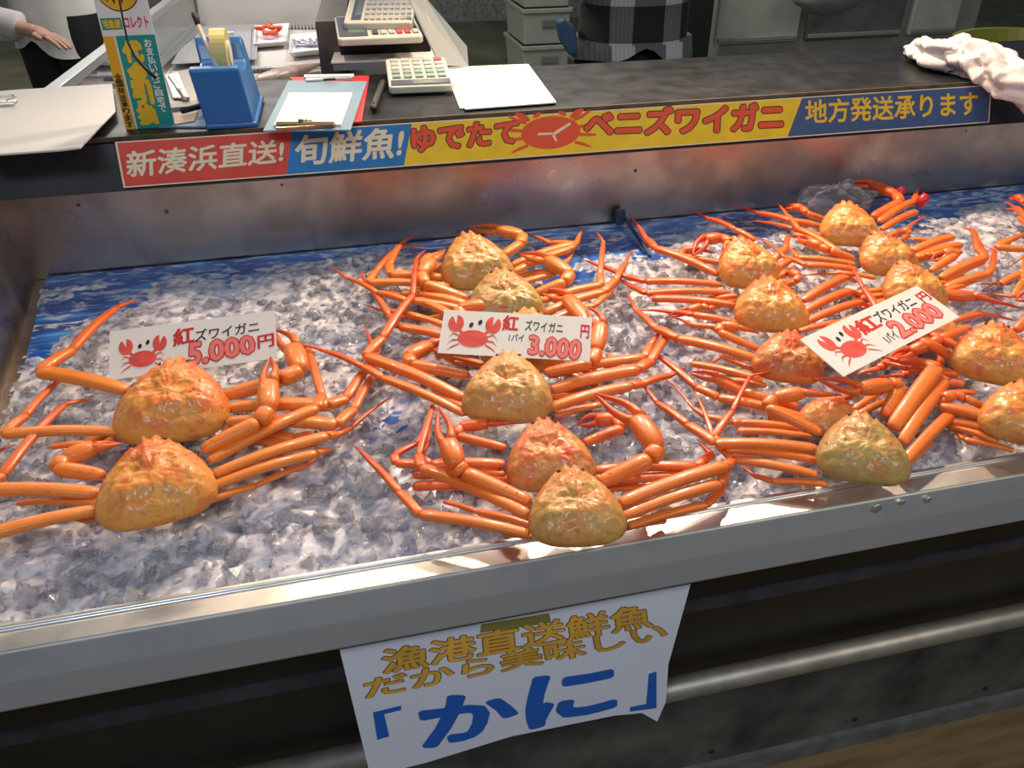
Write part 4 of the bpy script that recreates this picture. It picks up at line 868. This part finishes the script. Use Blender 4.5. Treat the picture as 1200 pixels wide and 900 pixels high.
# calculators
CREAMP = mat('calc_cream', (.58, .55, .46), .45); KEYG = mat('key_grey', (.42, .44, .44), .4); KEYD = mat('key_dark', (.05, .06, .10), .4); KEYR = mat('key_red', (.55, .05, .07), .4); LCD = mat('lcd', (.16, .20, .19), .2, coat=.5)
def calculator(label, bl, br, tl, z, tilt, rows, cols, screen, th=.016, group='calculators on the counter'):
    B0, B1, T0 = at_z(*bl, z), at_z(*br, z), at_z(*tl, z); U = B1 - B0; wd = U.length; hor = ZU.cross(U).normalized(); hg = (T0 - B0).dot(hor)
    t = math.radians(tilt); bd = Board(B0, U, hor * math.cos(t) + ZU * math.sin(t)); hg /= max(.3, math.cos(t))
    r = empty('calculator', bd.P(wd / 2, hg / 2), label, 'calculator', group)
    m_ = MB(); m_.prism([bd.P(x * wd, y * hg, 0) for x, y in ((.03, 0), (.97, 0), (1, .04), (1, .96), (.97, 1), (.03, 1), (0, .96), (0, .04))], -bd.N * th); m_.build('casing', CREAMP, r, bevel=.004, seg=3)
    su0, su1, sv0, sv1 = screen
    m_ = MB(); bd.poly(m_, [(su0 * wd, sv0 * hg), (su1 * wd, sv0 * hg), (su1 * wd, sv1 * hg), (su0 * wd, sv1 * hg)], .0002, .0016); m_.build('screen_bezel', KEYD, r)
    m_ = MB(); cu0, cu1, cv0, cv1 = su0 + (su1 - su0) * .35, su1 - (su1 - su0) * .06, sv0 + (sv1 - sv0) * .15, sv1 - (sv1 - sv0) * .12
    bd.poly(m_, [(cu0 * wd, cv0 * hg), (cu1 * wd, cv0 * hg), (cu1 * wd, cv1 * hg), (cu0 * wd, cv1 * hg)], .0016, .002); m_.build('screen', LCD, r)
    return bd, wd, hg, r
def keys(bd, wd, hg, r, u0, u1, v0, v1, rows, cols, pick):
    for i in range(rows):
        for j in range(cols):
            a0 = u0 + (u1 - u0) * (j + .14) / cols; a1 = u0 + (u1 - u0) * (j + .86) / cols; b0 = v0 + (v1 - v0) * (i + .16) / rows; b1 = v0 + (v1 - v0) * (i + .84) / rows
            m_ = MB(); bd.poly(m_, [(a0 * wd, b0 * hg), (a1 * wd, b0 * hg), (a1 * wd, b1 * hg), (a0 * wd, b1 * hg)], .0005, .004); m_.build('key', pick(i, j), r, bevel=.0008, seg=1)
cal = calculator('cream desk calculator with its screen edge at the counter front', (456, 102), (532, 99), (455, 78), 1.070, 5, 4, 5, (.04, .96, .03, .20))
keys(*cal, .05, .95, .24, .96, 5, 5, lambda i, j: KEYR if (i == 4 and j == 4) else (KEYG if i > 1 else mat('key_green', (.22, .32, .29), .4)))
riser = empty('black_riser', at_z(445, 68, 1.05), 'black raised stand on the counter under the rear calculators', 'stand')
r0 = at_z(385, 58, 1.10); rp0 = rect_from([(397, 45), (504, 41), (494, 2), (397, 4)], 1.108); MB().prism(rp0, (0, 0, -.057)).build('body', BLACKT, riser, bevel=.004)
cal = calculator('wide calculator with dark screen at left propped on the black stand', (396, 46), (496, 42), (390, 27), 1.130, 4, 4, 7, (.02, .36, .08, .92))
keys(*cal, .40, .98, .08, .95, 4, 6, lambda i, j: KEYR if (i == 0 and j in (3, 4)) else (KEYD if (i + j) % 3 == 0 else KEYG))
cal = calculator('grey calculator with many small keys leaning at the back of the black stand', (402, 27), (484, 26), (401, 10), 1.150, 8, 5, 9, (.10, .24, .1, .92))
keys(*cal, .28, .98, .06, .95, 5, 8, lambda i, j: KEYG)
wb = empty('paper_stack', at_z(450, 78, 1.053), 'white paper stack with grey front edge behind the front calculator', 'paper')
quad_slab(MB(), rect_from([(391, 83), (513, 79), (509, 70), (392, 74)], 1.051), .016).build('grey_edge', mat('grey_edge', (.24, .25, .28), .5), wb)
quad_slab(MB(), rect_from([(388, 75), (511, 69), (506, 57), (392, 62)], 1.0675), .003).build('top_sheet', WHITEP, wb)
# leaning plastic sheet
ls = MB(); q0 = at_y(514, 76, 1.96); q1 = at_y(547, 78, 1.965); q2 = at_y(545, 54, 1.98); q3 = at_y(494, -6, 2.05); q4 = at_y(476, -6, 2.05)
ls.prism([q0, q1, q2, q3, q4], (0.004, -.002, .0)); tag(ls.build('plastic_sheet', mat('sheet_plastic', (.52, .56, .56), .3, trans=.35)), 'stiff translucent white sheet standing beside the rear calculators', 'sheet')
# white paper stack right
wp = empty('paper_bundle', at_z(590, 105, ZC), 'loose stack of blank white paper overhanging the counter above the yellow banner', 'paper')
for i, dx in enumerate((-3, 0)):
    quad_slab(MB(), rect_from([(545 + dx * 2, 128 + i), (652, 121), (619, 76), (523 + dx, 80)], 1.0512 + .0024 * i), .0022).build('sheet', WHITEP, wp)

# crumpled towel
m_ = MB(); path = [at_z(1066, 58, 1.062), at_z(1085, 60, 1.075), at_z(1105, 66, 1.082), at_z(1128, 66, 1.085), at_z(1150, 74, 1.082), at_z(1172, 84, 1.075), at_z(1195, 100, 1.060), at_z(1215, 122, 1.020), at_z(1228, 140, .985)]
rad = [.016, .036, .046, .052, .050, .046, .042, .034, .026]
pp = []; rr = []
for i in range(len(path) - 1):
    for k in range(12): pp.append(path[i].lerp(path[i + 1], k / 12)); rr.append(rad[i] + (rad[i + 1] - rad[i]) * k / 12)
n0 = 72; m_.tube(pp, rr, n0, .74)
for i in range(len(pp)):
    for k in range(n0):
        v = m_.v[i * n0 + k]; d = v - pp[i]; th = 2 * math.pi * k / n0
        f = 1 + .16 * math.sin(th * 5 + i * .17 + 2 * noise.noise((v.x * 14, v.y * 14, 2))) + .30 * noise.noise((v.x * 26, v.y * 26, v.z * 26)) + .30 * (.45 - abs(noise.noise((v.x * 48, v.y * 48, v.z * 30)))) + .16 * (.4 - abs(noise.noise((v.x * 95, v.y * 95, v.z * 60))))
        v2 = pp[i] + d * f
        if v2.y > 1.60: v2.z = max(v2.z, 1.052)
        m_.v[i * n0 + k] = v2
tag(m_.build('towel', mat('towel_white', (.68, .62, .62), .9, var=.08, vscale=60, bump=.6, bscale=260), smooth=True, sub=1), 'crumpled white towel hanging over the right end of the counter', 'towel')

# ================================================================== BEHIND THE COUNTER
# rear chilled display case at the left
rc_ = empty('chilled_display_case', (-.25, 3.2, 0), 'glass sided chilled case with trays of seafood behind the counter at left', 'display case')
g0 = at_z(66, 112, .99); g1 = at_z(222, -12, .99); gd = (g1 - g0); gd.z = 0; gl = gd.length; gd.normalize(); gs_ = Vector((gd.y, -gd.x, 0))
SMIN = -(g0.y - 2.14) / gd.y
def GP(s, t, z):
    s = max(s, SMIN + .0) if s < 0 else s
    q = g0 + gd * s + gs_ * t; return Vector((q.x, q.y, z))
CASEW = mat('case_white', (.66, .62, .58), .45); ALU = mat('aluminium', (.45, .47, .48), .35, metal=.8); GLASS = mat('case_glass', (.85, .92, .92), .03, trans=.95, ior=1.45)
e0, e1 = at_z(378, 98, 1.0), at_z(402, 96, 1.0); wR = (e0 - g0).dot(gs_) - .01
fl_ = MB(); fl_.prism([GP(-.9, 0, .80), GP(gl + .6, 0, .80), GP(gl + .6, wR, .80), GP(-.9, wR, .80)], (0, 0, .02)); fl_.build('deck', CASEW, rc_)
bx_ = MB(); bx_.prism([GP(-.9, -.03, 0), GP(gl + .6, -.03, 0), GP(gl + .6, wR, 0), GP(-.9, wR, 0)], (0, 0, .80)); bx_.build('body', CASEW, rc_)
gl_ = MB(); gl_.prism([GP(-.9, -.012, .82), GP(gl + .6, -.012, .82), GP(gl + .6, -.012, .985), GP(-.9, -.012, .985)], gs_ * .006); gl_.build('glass', GLASS, rc_)
fr = MB(); fr.prism([GP(-.9, -.03, .983), GP(gl + .6, -.03, .983), GP(gl + .6, .006, .983), GP(-.9, .006, .983)], (0, 0, .022)); fr.prism([GP(-.9, -.03, .80), GP(gl + .6, -.03, .80), GP(gl + .6, .015, .80), GP(-.9, .015, .80)], (0, 0, .05)); fr.build('frame', ALU, rc_, bevel=.003)
bk = MB(); bk.prism([GP(gl + .1, 0, .82), GP(gl + .16, 0, .82), GP(gl + .16, wR, .82), GP(gl + .1, wR, .82)], (0, 0, .25)); bk.build('end_wall', CASEW, rc_)
for (pxs, py) in ((range(262, 348, 4), 82), (range(200, 240, 4), 88), (range(330, 375, 4), 32)):
    gr = MB()
    for px in pxs: gr.box(at_z(px, py, .826), (.008, .05, .012))
    gr.build('air_grille', mat('grille_dark', (.16, .15, .14), .5), rc_)
for a, b2 in (((186, 90), (380, 76)), ((178, 98), (380, 88)), ((210, 36), (380, 26))): MB().tube([at_z(*a, .83), at_z(*b2, .83)], [.007, .007], 8).build('grille_rail', ALU, rc_, smooth=True)
def tray(name, label, quad, z, hgt, col):
    o = empty(name, sum(rect_from(quad, z), Vector()) / 4, label, 'tray')
    Q = rect_from(quad, z); ctr_ = sum(Q, Vector()) / 4; m_ = MB()
    inn = [ctr_ + (p - ctr_) * .86 for p in Q]; m_.prism(inn, (0, 0, .004))
    for i in range(4):
        a, b2 = Q[i], Q[(i + 1) % 4]; c2, d2 = inn[(i + 1) % 4], inn[i]; up = Vector((0, 0, hgt))
        m_.add([d2, c2, b2 + up, a + up, ctr_ + (d2 - ctr_) * 1.05 - ZU * .001, ctr_ + (c2 - ctr_) * 1.05 - ZU * .001, ctr_ + (b2 - ctr_) * 1.05 + up, ctr_ + (a - ctr_) * 1.05 + up], [(0, 1, 2, 3), (4, 7, 6, 5), (3, 2, 6, 7), (0, 4, 5, 1), (0, 3, 7, 4), (1, 5, 6, 2)])
    m_.build('tray_shell', col, o, bevel=.001); return o, ctr_
FOAM = mat('foam_tray', (.82, .80, .80), .5)
t1, tc1 = tray('food_tray', 'white foam tray heaped with orange crab pieces in the rear case', [(299, 57), (336, 54), (339, 33), (300, 36)], .83, .02, FOAM)
for i in range(11):
    p = tc1 + Vector((random.uniform(-.045, .045), random.uniform(-.05, .05), .022 + random.uniform(0, .018))); a = random.uniform(0, 6.3); d = Vector((math.cos(a), math.sin(a), random.uniform(-.2, .3))) * .03
    mm = MB(); mm.tube([p - d, p - d * .6, p, p + d * .6, p + d], [.004, .010, .011, .009, .003], 8, .8, [.1, .3, .5, .7, .9])
    tag(mm.build('crab_piece', LEG['red'], smooth=True), 'orange cooked crab piece heaped in the white foam tray', 'crab piece', 'crab pieces in the foam tray')
t2, tc2 = tray('food_tray', 'white foam tray of silver fish under wrap at the right of the rear case', [(340, 68), (378, 64), (378, 44), (342, 47)], .83, .02, FOAM)
for i in range(5):
    p = tc2 + Vector((-.04 + .02 * i, random.uniform(-.01, .01), .018)); a = 1.9 + random.uniform(-.4, .4); d = Vector((math.cos(a), math.sin(a), 0)) * .05
    mm = MB(); mm.tube([p - d, p - d * .7, p - d * .1, p + d * .5, p + d * .75, p + d], [.001, .008, .011, .006, .003, .008], 8, .6)
    tag(mm.build('small_fish', mat('fish_silver', (.34, .36, .46), .25, metal=.3, var=.8, vscale=30, coat=.5), smooth=True), 'small silver fish packed in the wrapped foam tray', 'fish', 'small fish in the foam tray')
t3, tc3 = tray('display_tray', 'empty grey shallow tray on the left side of the rear case', [(204, 78), (300, 72), (300, 32), (228, 36)], .83, .012, mat('tray_grey', (.36, .36, .37), .4))
ff = MB()
for k, (a, b2, r) in enumerate((((212, 100), (250, 92), .035), ((300, 96), (372, 76), .045), ((265, 96), (310, 94), .03))):
    A, B = at_z(*a, .84), at_z(*b2, .84); mm = MB(); mm.tube([A, A.lerp(B, .1), A.lerp(B, .4), A.lerp(B, .8), B], [.008, r * .8, r, r * .6, .012], 14, .5)
    tag(mm.build('fish_fillet', mat('fish_pink', (.68, .46, .38), .4, coat=.4, var=.3, vscale=25), smooth=True), ('pink fish fillet behind the grey bulldog clip in the rear case', 'pink fish fillet nearest the paper stack in the rear case', 'pink fish fillet just right of the blue tape dispenser in the rear case')[k], 'fish')
# end panel right of the rear case
ep = empty('end_panel', at_y(388, 95, 2.14), 'brown grey upright panel between the rear case and the calculators', 'panel')
pm_ = MB(); pw = Vector((e1.x - e0.x + .02, 0, 0)); pf = Vector((e0.x, e0.y, 0)); pm_.prism([pf, pf + pw, pf + pw + gd * 1.3, pf + gd * 1.3], (0, 0, 1.14)); pm_.build('panel', mat('panel_brown', (.15, .12, .105), .45, metal=.4, var=.25, vscale=12), ep)
cr = MB()
for px in (388, 404): cr.tube([at_y(px, -12, 2.75), at_y(px, 12, 2.75)], [.005, .005], 8)
cr.build('rail', mat('copper', (.55, .25, .13), .3, metal=1), ep, smooth=True)

# stacked crates
CRM = mat('crate_grey', (.36, .37, .33), .55, var=.06)
zf = 0; yy = 6.6
for i in range(4):
    z0 = i * .255
    lb = ('lowest grey plastic crate of the stack, standing on the floor', 'second grey plastic crate up in the stack behind the counter', 'third grey plastic crate up in the stack behind the counter', 'topmost grey plastic crate of the stack behind the counter')[i]
    o = empty('storage_crate', (1.78, yy, z0), lb, 'crate', 'stacked grey crates'); m_ = MB(); cxx = 1.78; hw, hd_ = .185, .30
    def ringp(z, k): return [(cxx - hw * k, yy - hd_ * k, z), (cxx + hw * k, yy - hd_ * k, z), (cxx + hw * k, yy + hd_ * k, z), (cxx - hw * k, yy + hd_ * k, z)]
    vs = ringp(z0, .90) + ringp(z0 + .215, .97) + ringp(z0 + .218, 1.03) + ringp(z0 + .25, 1.04) + ringp(z0 + .25, .96) + ringp(z0 + .02, .86)
    fs = [(0, 3, 2, 1)] + [(4 * k + j, 4 * k + (j + 1) % 4, 4 * k + 4 + (j + 1) % 4, 4 * k + 4 + j) for k in range(5) for j in range(4)] + [(20, 21, 22, 23)]
    m_.add(vs, fs); m_.build('body', CRM, o, bevel=.006)
    MB().box((cxx + .03, yy - hd_ * .965, z0 + .145), (.13, .02, .05)).build('handle', mat('crate_dark', (.16, .165, .15), .6), o, bevel=.004)
# cabinet with translucent drawers
cab = empty('drawer_cabinet', at_y(970, 60, 4.6), 'grey cabinet with translucent drawers behind the counter at right', 'cabinet')
yq = 4.6
cA, cB = at_y(835, 120, yq), at_y(1120, 120, yq); zt = 1.05; cwid_ = cB.x - cA.x
CABM = mat('cab_frame', (.30, .305, .26), .5, var=.1); DRW = mat('drawer_clear', (.50, .51, .44), .3, coat=.3, var=.12, vscale=8); DRW2 = mat('drawer_dark', (.13, .14, .13), .3, coat=.3, var=.3, vscale=6)
MB().box(((cA.x + cB.x) / 2, yq + .25, zt / 2), (cwid_, .46, zt)).build('carcass', CABM, cab, bevel=.006)
zA = at_y(900, 50, yq).z; zB = at_y(900, 43, yq).z
for i, (x0, x1, mm) in enumerate(((835, 936, DRW), (941, 1055, DRW2), (1060, 1118, DRW))):
    X0, X1 = at_y(x0, 40, yq).x, at_y(x1, 40, yq).x
    for k in range(3):
        z1_ = zB + .02 + .34 * (k + 1) - (.34 if True else 0) ; z1_ = zB + .30 * k - .02
        dr = MB().box(((X0 + X1) / 2, yq + .005, z1_ + .12), (X1 - X0 - .03, .04, .26)).build('drawer', mm, cab, bevel=.008)
        MB().box(((X0 + X1) / 2, yq - .02, z1_ + .015), (X1 - X0 - .05, .02, .022)).build('handle', CABM, dr, bevel=.003)
cbg = MB(); c0 = at_y(970, -4, 4.3)
vs = []; fs = []
for i in range(9):
    for k in range(18):
        th = 2 * math.pi * k / 18; ph = math.pi * i / 8; r = 1 + .2 * noise.noise((math.cos(th) * 2, math.sin(th) * 2, i * .6))
        vs.append(c0 + Vector((.20 * r * math.sin(ph) * math.cos(th), .10 * r * math.sin(ph) * math.sin(th), .09 * r * math.cos(ph))))
for i in range(8):
    for k in range(18): fs.append((i * 18 + k, (i + 1) * 18 + k, (i + 1) * 18 + (k + 1) % 18, i * 18 + (k + 1) % 18))
tag(cbg.add(vs, fs).build('plastic_bag', mat('bag_haze', (.30, .32, .32), .3, trans=.3, bump=.8, bscale=20), smooth=True), 'hazy plastic bag hanging in front of the translucent drawers', 'bag')
# dark side panel between apron and cabinet
tag(MB().box((at_y(815, 30, 4.4).x, 4.5, .6), (.14, .3, 1.2)).build('dark_post', mat('dark_green', (.02, .025, .022), .4), bevel=.004), 'dark upright post left of the translucent drawers', 'post')
# yellow-green tub
tb = empty('plastic_tub', at_y(1180, 60, 2.6), 'yellow-green plastic tub behind the white towel', 'tub'); c0 = at_z(1200, 60, .80); c0.y = 2.55; c0.x = at_y(1222, 44, 2.55).x; c0.z = .70
m_ = MB(); prof = [(.20, 0), (.27, .20), (.285, .20), (.285, .215), (.262, .215), (.192, .012)]
vs = []; nn_ = 40
for r, z in prof:
    for k in range(nn_): vs.append(c0 + Vector((r * math.cos(2 * math.pi * k / nn_), r * math.sin(2 * math.pi * k / nn_), z)))
fs = [(i * nn_ + k, i * nn_ + (k + 1) % nn_, (i + 1) * nn_ + (k + 1) % nn_, (i + 1) * nn_ + k) for i in range(5) for k in range(nn_)] + [tuple(range(nn_ - 1, -1, -1)), tuple(5 * nn_ + k for k in range(nn_))]
m_.add(vs, fs).build('bowl', mat('tub_green', (.28, .27, .03), .4), tb, smooth=False)
tbs = MB().box(c0 + Vector((.1, .1, -.352)), (.9, .7, .70)); tag(tbs.build('side_table', DARKW), 'dark low table carrying the yellow-green tub', 'table')

# ================================================================== PEOPLE
def skin_body(name, chain, edges, radii, m, parent, sub=2):
    me = bpy.data.meshes.new(name); loc = wloc(parent)
    me.from_pydata([tuple(Vector(p) - loc) for p in chain], edges, [])
    o = bpy.data.objects.new(name, me); COL.objects.link(o)
    s = o.modifiers.new('skin', 'SKIN'); me.skin_vertices.new() if not me.skin_vertices else None
    for i, r in enumerate(radii): me.skin_vertices[0].data[i].radius = (r, r) if not isinstance(r, tuple) else r
    me.skin_vertices[0].data[0].use_root = True
    q = o.modifiers.new('sub', 'SUBSURF'); q.levels = sub; q.render_levels = sub
    dg = bpy.context.evaluated_depsgraph_get(); me2 = bpy.data.meshes.new_from_object(o.evaluated_get(dg))
    bpy.data.objects.remove(o); me2.name = name; me2.materials.clear(); me2.materials.append(m)
    me2.polygons.foreach_set('use_smooth', [True] * len(me2.polygons))
    ob = bpy.data.objects.new(name, me2); COL.objects.link(ob); ob.parent = parent
    return ob
SKIN = mat('skin', (.52, .30, .22), .5, sss=.1)
def loft(rings, n=36, cap=False):
    """rings of (centre, rx, ry, heading)"""
    mb = MB(); vs = []
    for c, rx, ry, hd_ in rings:
        for k in range(n):
            t = 2 * math.pi * k / n; x, y = rx * math.cos(t), ry * math.sin(t)
            vs.append(Vector(c) + Vector((x * math.cos(hd_) - y * math.sin(hd_), x * math.sin(hd_) + y * math.cos(hd_), 0)))
    fs = [(i * n + k, i * n + (k + 1) % n, (i + 1) * n + (k + 1) % n, (i + 1) * n + k) for i in range(len(rings) - 1) for k in range(n)]
    mb.add(vs, fs); return mb
def person(base, hd_, label, top_m, bot_m, hem, hand_l, hand_r, flare=1.0, hgt=1.62, sleeve=.82):
    root = empty('person', base, label, 'person'); k = hgt / 1.62
    c, s = math.cos(hd_), math.sin(hd_); B = Vector(base)
    def T(x, y, z): return B + Vector((x * c - y * s, x * s + y * c, z)) * k       # x right, -y front
    V_ = []; E_ = []; R_ = []
    def v(p, r, par=None):
        V_.append(p); R_.append(r if not isinstance(r, tuple) else r)
        if par is not None: E_.append((par, len(V_) - 1))
        return len(V_) - 1
    pel = v(T(0, 0, .90), (.15, .11)); wa = v(T(0, 0, 1.04), (.13, .095), pel); ch = v(T(0, .0, 1.24), (.155, .105), wa); nk0 = v(T(0, .01, 1.36), (.07, .06), ch); nk = v(T(0, .0, 1.42), .048, nk0)
    hd1 = v(T(0, -.015, 1.47), (.062, .07), nk); hd2 = v(T(0, -.01, 1.54), (.075, .088), hd1); v(T(0, -.0, 1.60), (.05, .06), hd2)
    for sx, hand in ((-1, hand_l), (1, hand_r)):
        hp = v(T(sx * .085, 0, .84), .085, pel); kn = v(T(sx * .095, -.01, .47), .055, hp); an = v(T(sx * .10, .02, .09), .038, kn); v(T(sx * .105, -.12, .035), .035, an)
        sh_ = v(T(sx * .17, .01, 1.31), .052, ch); el = Vector(hand['elbow']) if 'elbow' in hand else T(sx * .23, .02, 1.04); e_ = v(el, .040, sh_)
        H_ = Vector(hand['hand']); wr = v(el.lerp(H_, .94), .026, e_); d = (H_ - el).normalized(); side = d.cross(ZU).normalized(); 
        if side.length < .1: side = Vector((1, 0, 0))
        pm1 = v(H_ + d * .045, (.034, .018), wr)
        for f in range(4):
            o_ = side * (-.027 + .018 * f); ln_ = (.070, .080, .075, .058)[f]
            a1 = v(H_ + d * .075 + o_, .0095, pm1); a2 = v(H_ + d * (.075 + ln_ * .5) + o_ * 1.1 - ZU * .010, .0085, a1); v(H_ + d * (.075 + ln_ * .85) + o_ * 1.1 - ZU * .028, .007, a2)
        th_ = v(H_ + d * .03 + side * .040, .011, pm1); v(H_ + d * .07 + side * .055, .009, th_)
    skin_body('body', V_, E_, R_, SKIN, root)
    loft([(T(0, 0, .80), .15 * k, .115 * k, hd_), (T(0, 0, .86), .165 * k, .125 * k, hd_), (T(0, 0, .96), .160 * k, .122 * k, hd_), (T(0, 0, 1.02), .150 * k, .115 * k, hd_)]).build('trouser_seat', bot_m, root, smooth=True)
    # trousers
    for sx in (-1, 1):
        loft([(T(sx * .06, 0, .93), .125 * k, .115 * k, hd_), (T(sx * .085, 0, .80), .108 * k, .115 * k, hd_), (T(sx * .095, -.01, .47), .080 * k, .085 * k, hd_), (T(sx * .10, .015, .12), .072 * k, .078 * k, hd_), (T(sx * .10, .015, .06), .074 * k, .080 * k, hd_)]).build('trouser_leg', bot_m, root, smooth=True)
        sh2 = MB(); sh2.ball(T(sx * .105, -.06, .04), .06, 14, sc=(.8, 2.0, .7)); sh2.build('shoe', INKBLK, root, smooth=True)
    st = []
    for z, rx, ry in ((hem, .200 * flare, .165 * flare), (hem + .06, .190 * flare, .155 * flare), (.98, .178, .135), (1.08, .172, .130), (1.20, .185, .132), (1.30, .185, .110), (1.36, .11, .085), (1.385, .075, .072)):
        st.append((T(0, 0, z), rx * k, ry * k, hd_))
    g_ = loft(st, 48)
    for i, p in enumerate(g_.v):
        zz_ = (p.z - B.z) / k
        if zz_ < 1.1:
            a = (i % 48) / 48 * 2 * math.pi; f = 1 + (1.1 - zz_) * .16 * math.sin(a * 5 + 1) ; q = T(0, 0, zz_); g_.v[i] = q + (p - q) * f + ZU * ((.015 * math.sin(a * 2) + .05 * math.exp(-((math.degrees(a) - 265) / 16) ** 2)) if i < 48 else 0)
    g_.build('shirt', top_m, root, smooth=True)
    for sx, hand in ((-1, hand_l), (1, hand_r)):
        el = Vector(hand['elbow']) if 'elbow' in hand else T(sx * .23, .02, 1.04); H_ = Vector(hand['hand']); a = T(sx * .15, .01, 1.32)
        m2 = MB(); m2.tube([a, a.lerp(el, .5), el, el.lerp(H_, sleeve)], [.085 * k, .072 * k, .062 * k, .056 * k], 20); m2.build('sleeve', top_m, root, smooth=True)
    hr = MB(); hr.ball(T(0, .015, 1.56), .105 * k, 20, sc=(.95, 1.05, .92)); hr.build('hair', mat('hair_black', (.012, .010, .009), .45), root, smooth=True)
    for sx in (-1, 1):
        e3 = MB(); e3.ball(T(sx * .033, -.092, 1.535), .010, 8); e3.build('eye', EYE, root, smooth=True)
        e4 = MB(); e4.ball(T(sx * .085, .0, 1.52), .028, 10, sc=(.4, .8, 1.1)); e4.build('ear', SKIN, root, smooth=True)
    n2 = MB(); n2.ball(T(0, -.105, 1.505), .016, 10, sc=(.8, 1, 1.3)); n2.build('nose', SKIN, root, smooth=True)
    mo = MB(); mo.ball(T(0, -.092, 1.465), .018, 10, sc=(1.4, .5, .4)); mo.build('mouth', mat('lips', (.42, .16, .14), .4), root, smooth=True)
    return root
# checked cloth
m, nt, b = nodes_mat('checked_cloth')
tc = nt.nodes.new('ShaderNodeTexCoord'); sp = nt.nodes.new('ShaderNodeSeparateXYZ'); nt.links.new(tc.outputs['Object'], sp.inputs[0])
def stripes(coord, period, duty, ph):
    return math_node(nt, 'LESS_THAN', math_node(nt, 'FRACT', math_node(nt, 'ADD', math_node(nt, 'DIVIDE', coord, period), ph)), duty)
sx_ = stripes(sp.outputs['X'], .165, .60, .30); sz_ = stripes(sp.outputs['Z'], .165, .62, .02)
lvl = math_node(nt, 'ADD', math_node(nt, 'MULTIPLY', sx_, .5), math_node(nt, 'MULTIPLY', sz_, .5))
fine = math_node(nt, 'MULTIPLY', stripes(sp.outputs['X'], .012, .5, 0), .10)
c = ramp(nt, math_node(nt, 'ADD', lvl, fine), [(0, (.52, .51, .50)), (.10, (.44, .43, .43)), (.5, (.11, .11, .115)), (.62, (.15, .15, .15)), (.97, (.010, .010, .011))])
nt.links.new(c, b.inputs['Base Color']); b.inputs['Roughness'].default_value = .85
CHK = m
TROUS = mat('trousers_black', (.008, .008, .009), .75)
pB = at_y(740, 60, 2.62); base = Vector((pB.x, 2.62, 0))
pp_ = person(base, 0.05, 'person in a black and white checked overshirt standing behind the counter', CHK, TROUS, .925, {'hand': (pB.x - .07, 2.42, 1.26), 'elbow': (pB.x - .25, 2.66, 1.19)}, {'hand': (pB.x + .09, 2.40, 1.24), 'elbow': (pB.x + .25, 2.66, 1.19)}, 1.02)
bb = MB(); bb.prism([at_y(x, y, 2.60) for x, y in ((652, 26), (660, 23), (674, 32), (680, 62), (668, 66), (656, 48))], (0.01, .06, 0))
po = bb.build('pouch', mat('bag_blue', (.06, .13, .22), .4, bump=.4, bscale=30), pp_, bevel=.008); po['label'] = 'blue pouch at the hip'
pA = at_y(75, 60, 3.9); hA = at_y(30, 28, 3.75)
person(Vector((pA.x, 3.95, 0)), -.5, 'person in a white jacket and black trousers at far left behind the rear case', mat('jacket_white', (.62, .60, .57), .8, var=.06, vscale=10), TROUS, .79, {'hand': (hA.x + .02, 3.72, hA.z - .02), 'elbow': (hA.x - .22, 3.80, hA.z + .05)}, {'hand': (pA.x + .30, 3.9, .95), 'elbow': (pA.x + .30, 4.0, 1.12)}, .95)
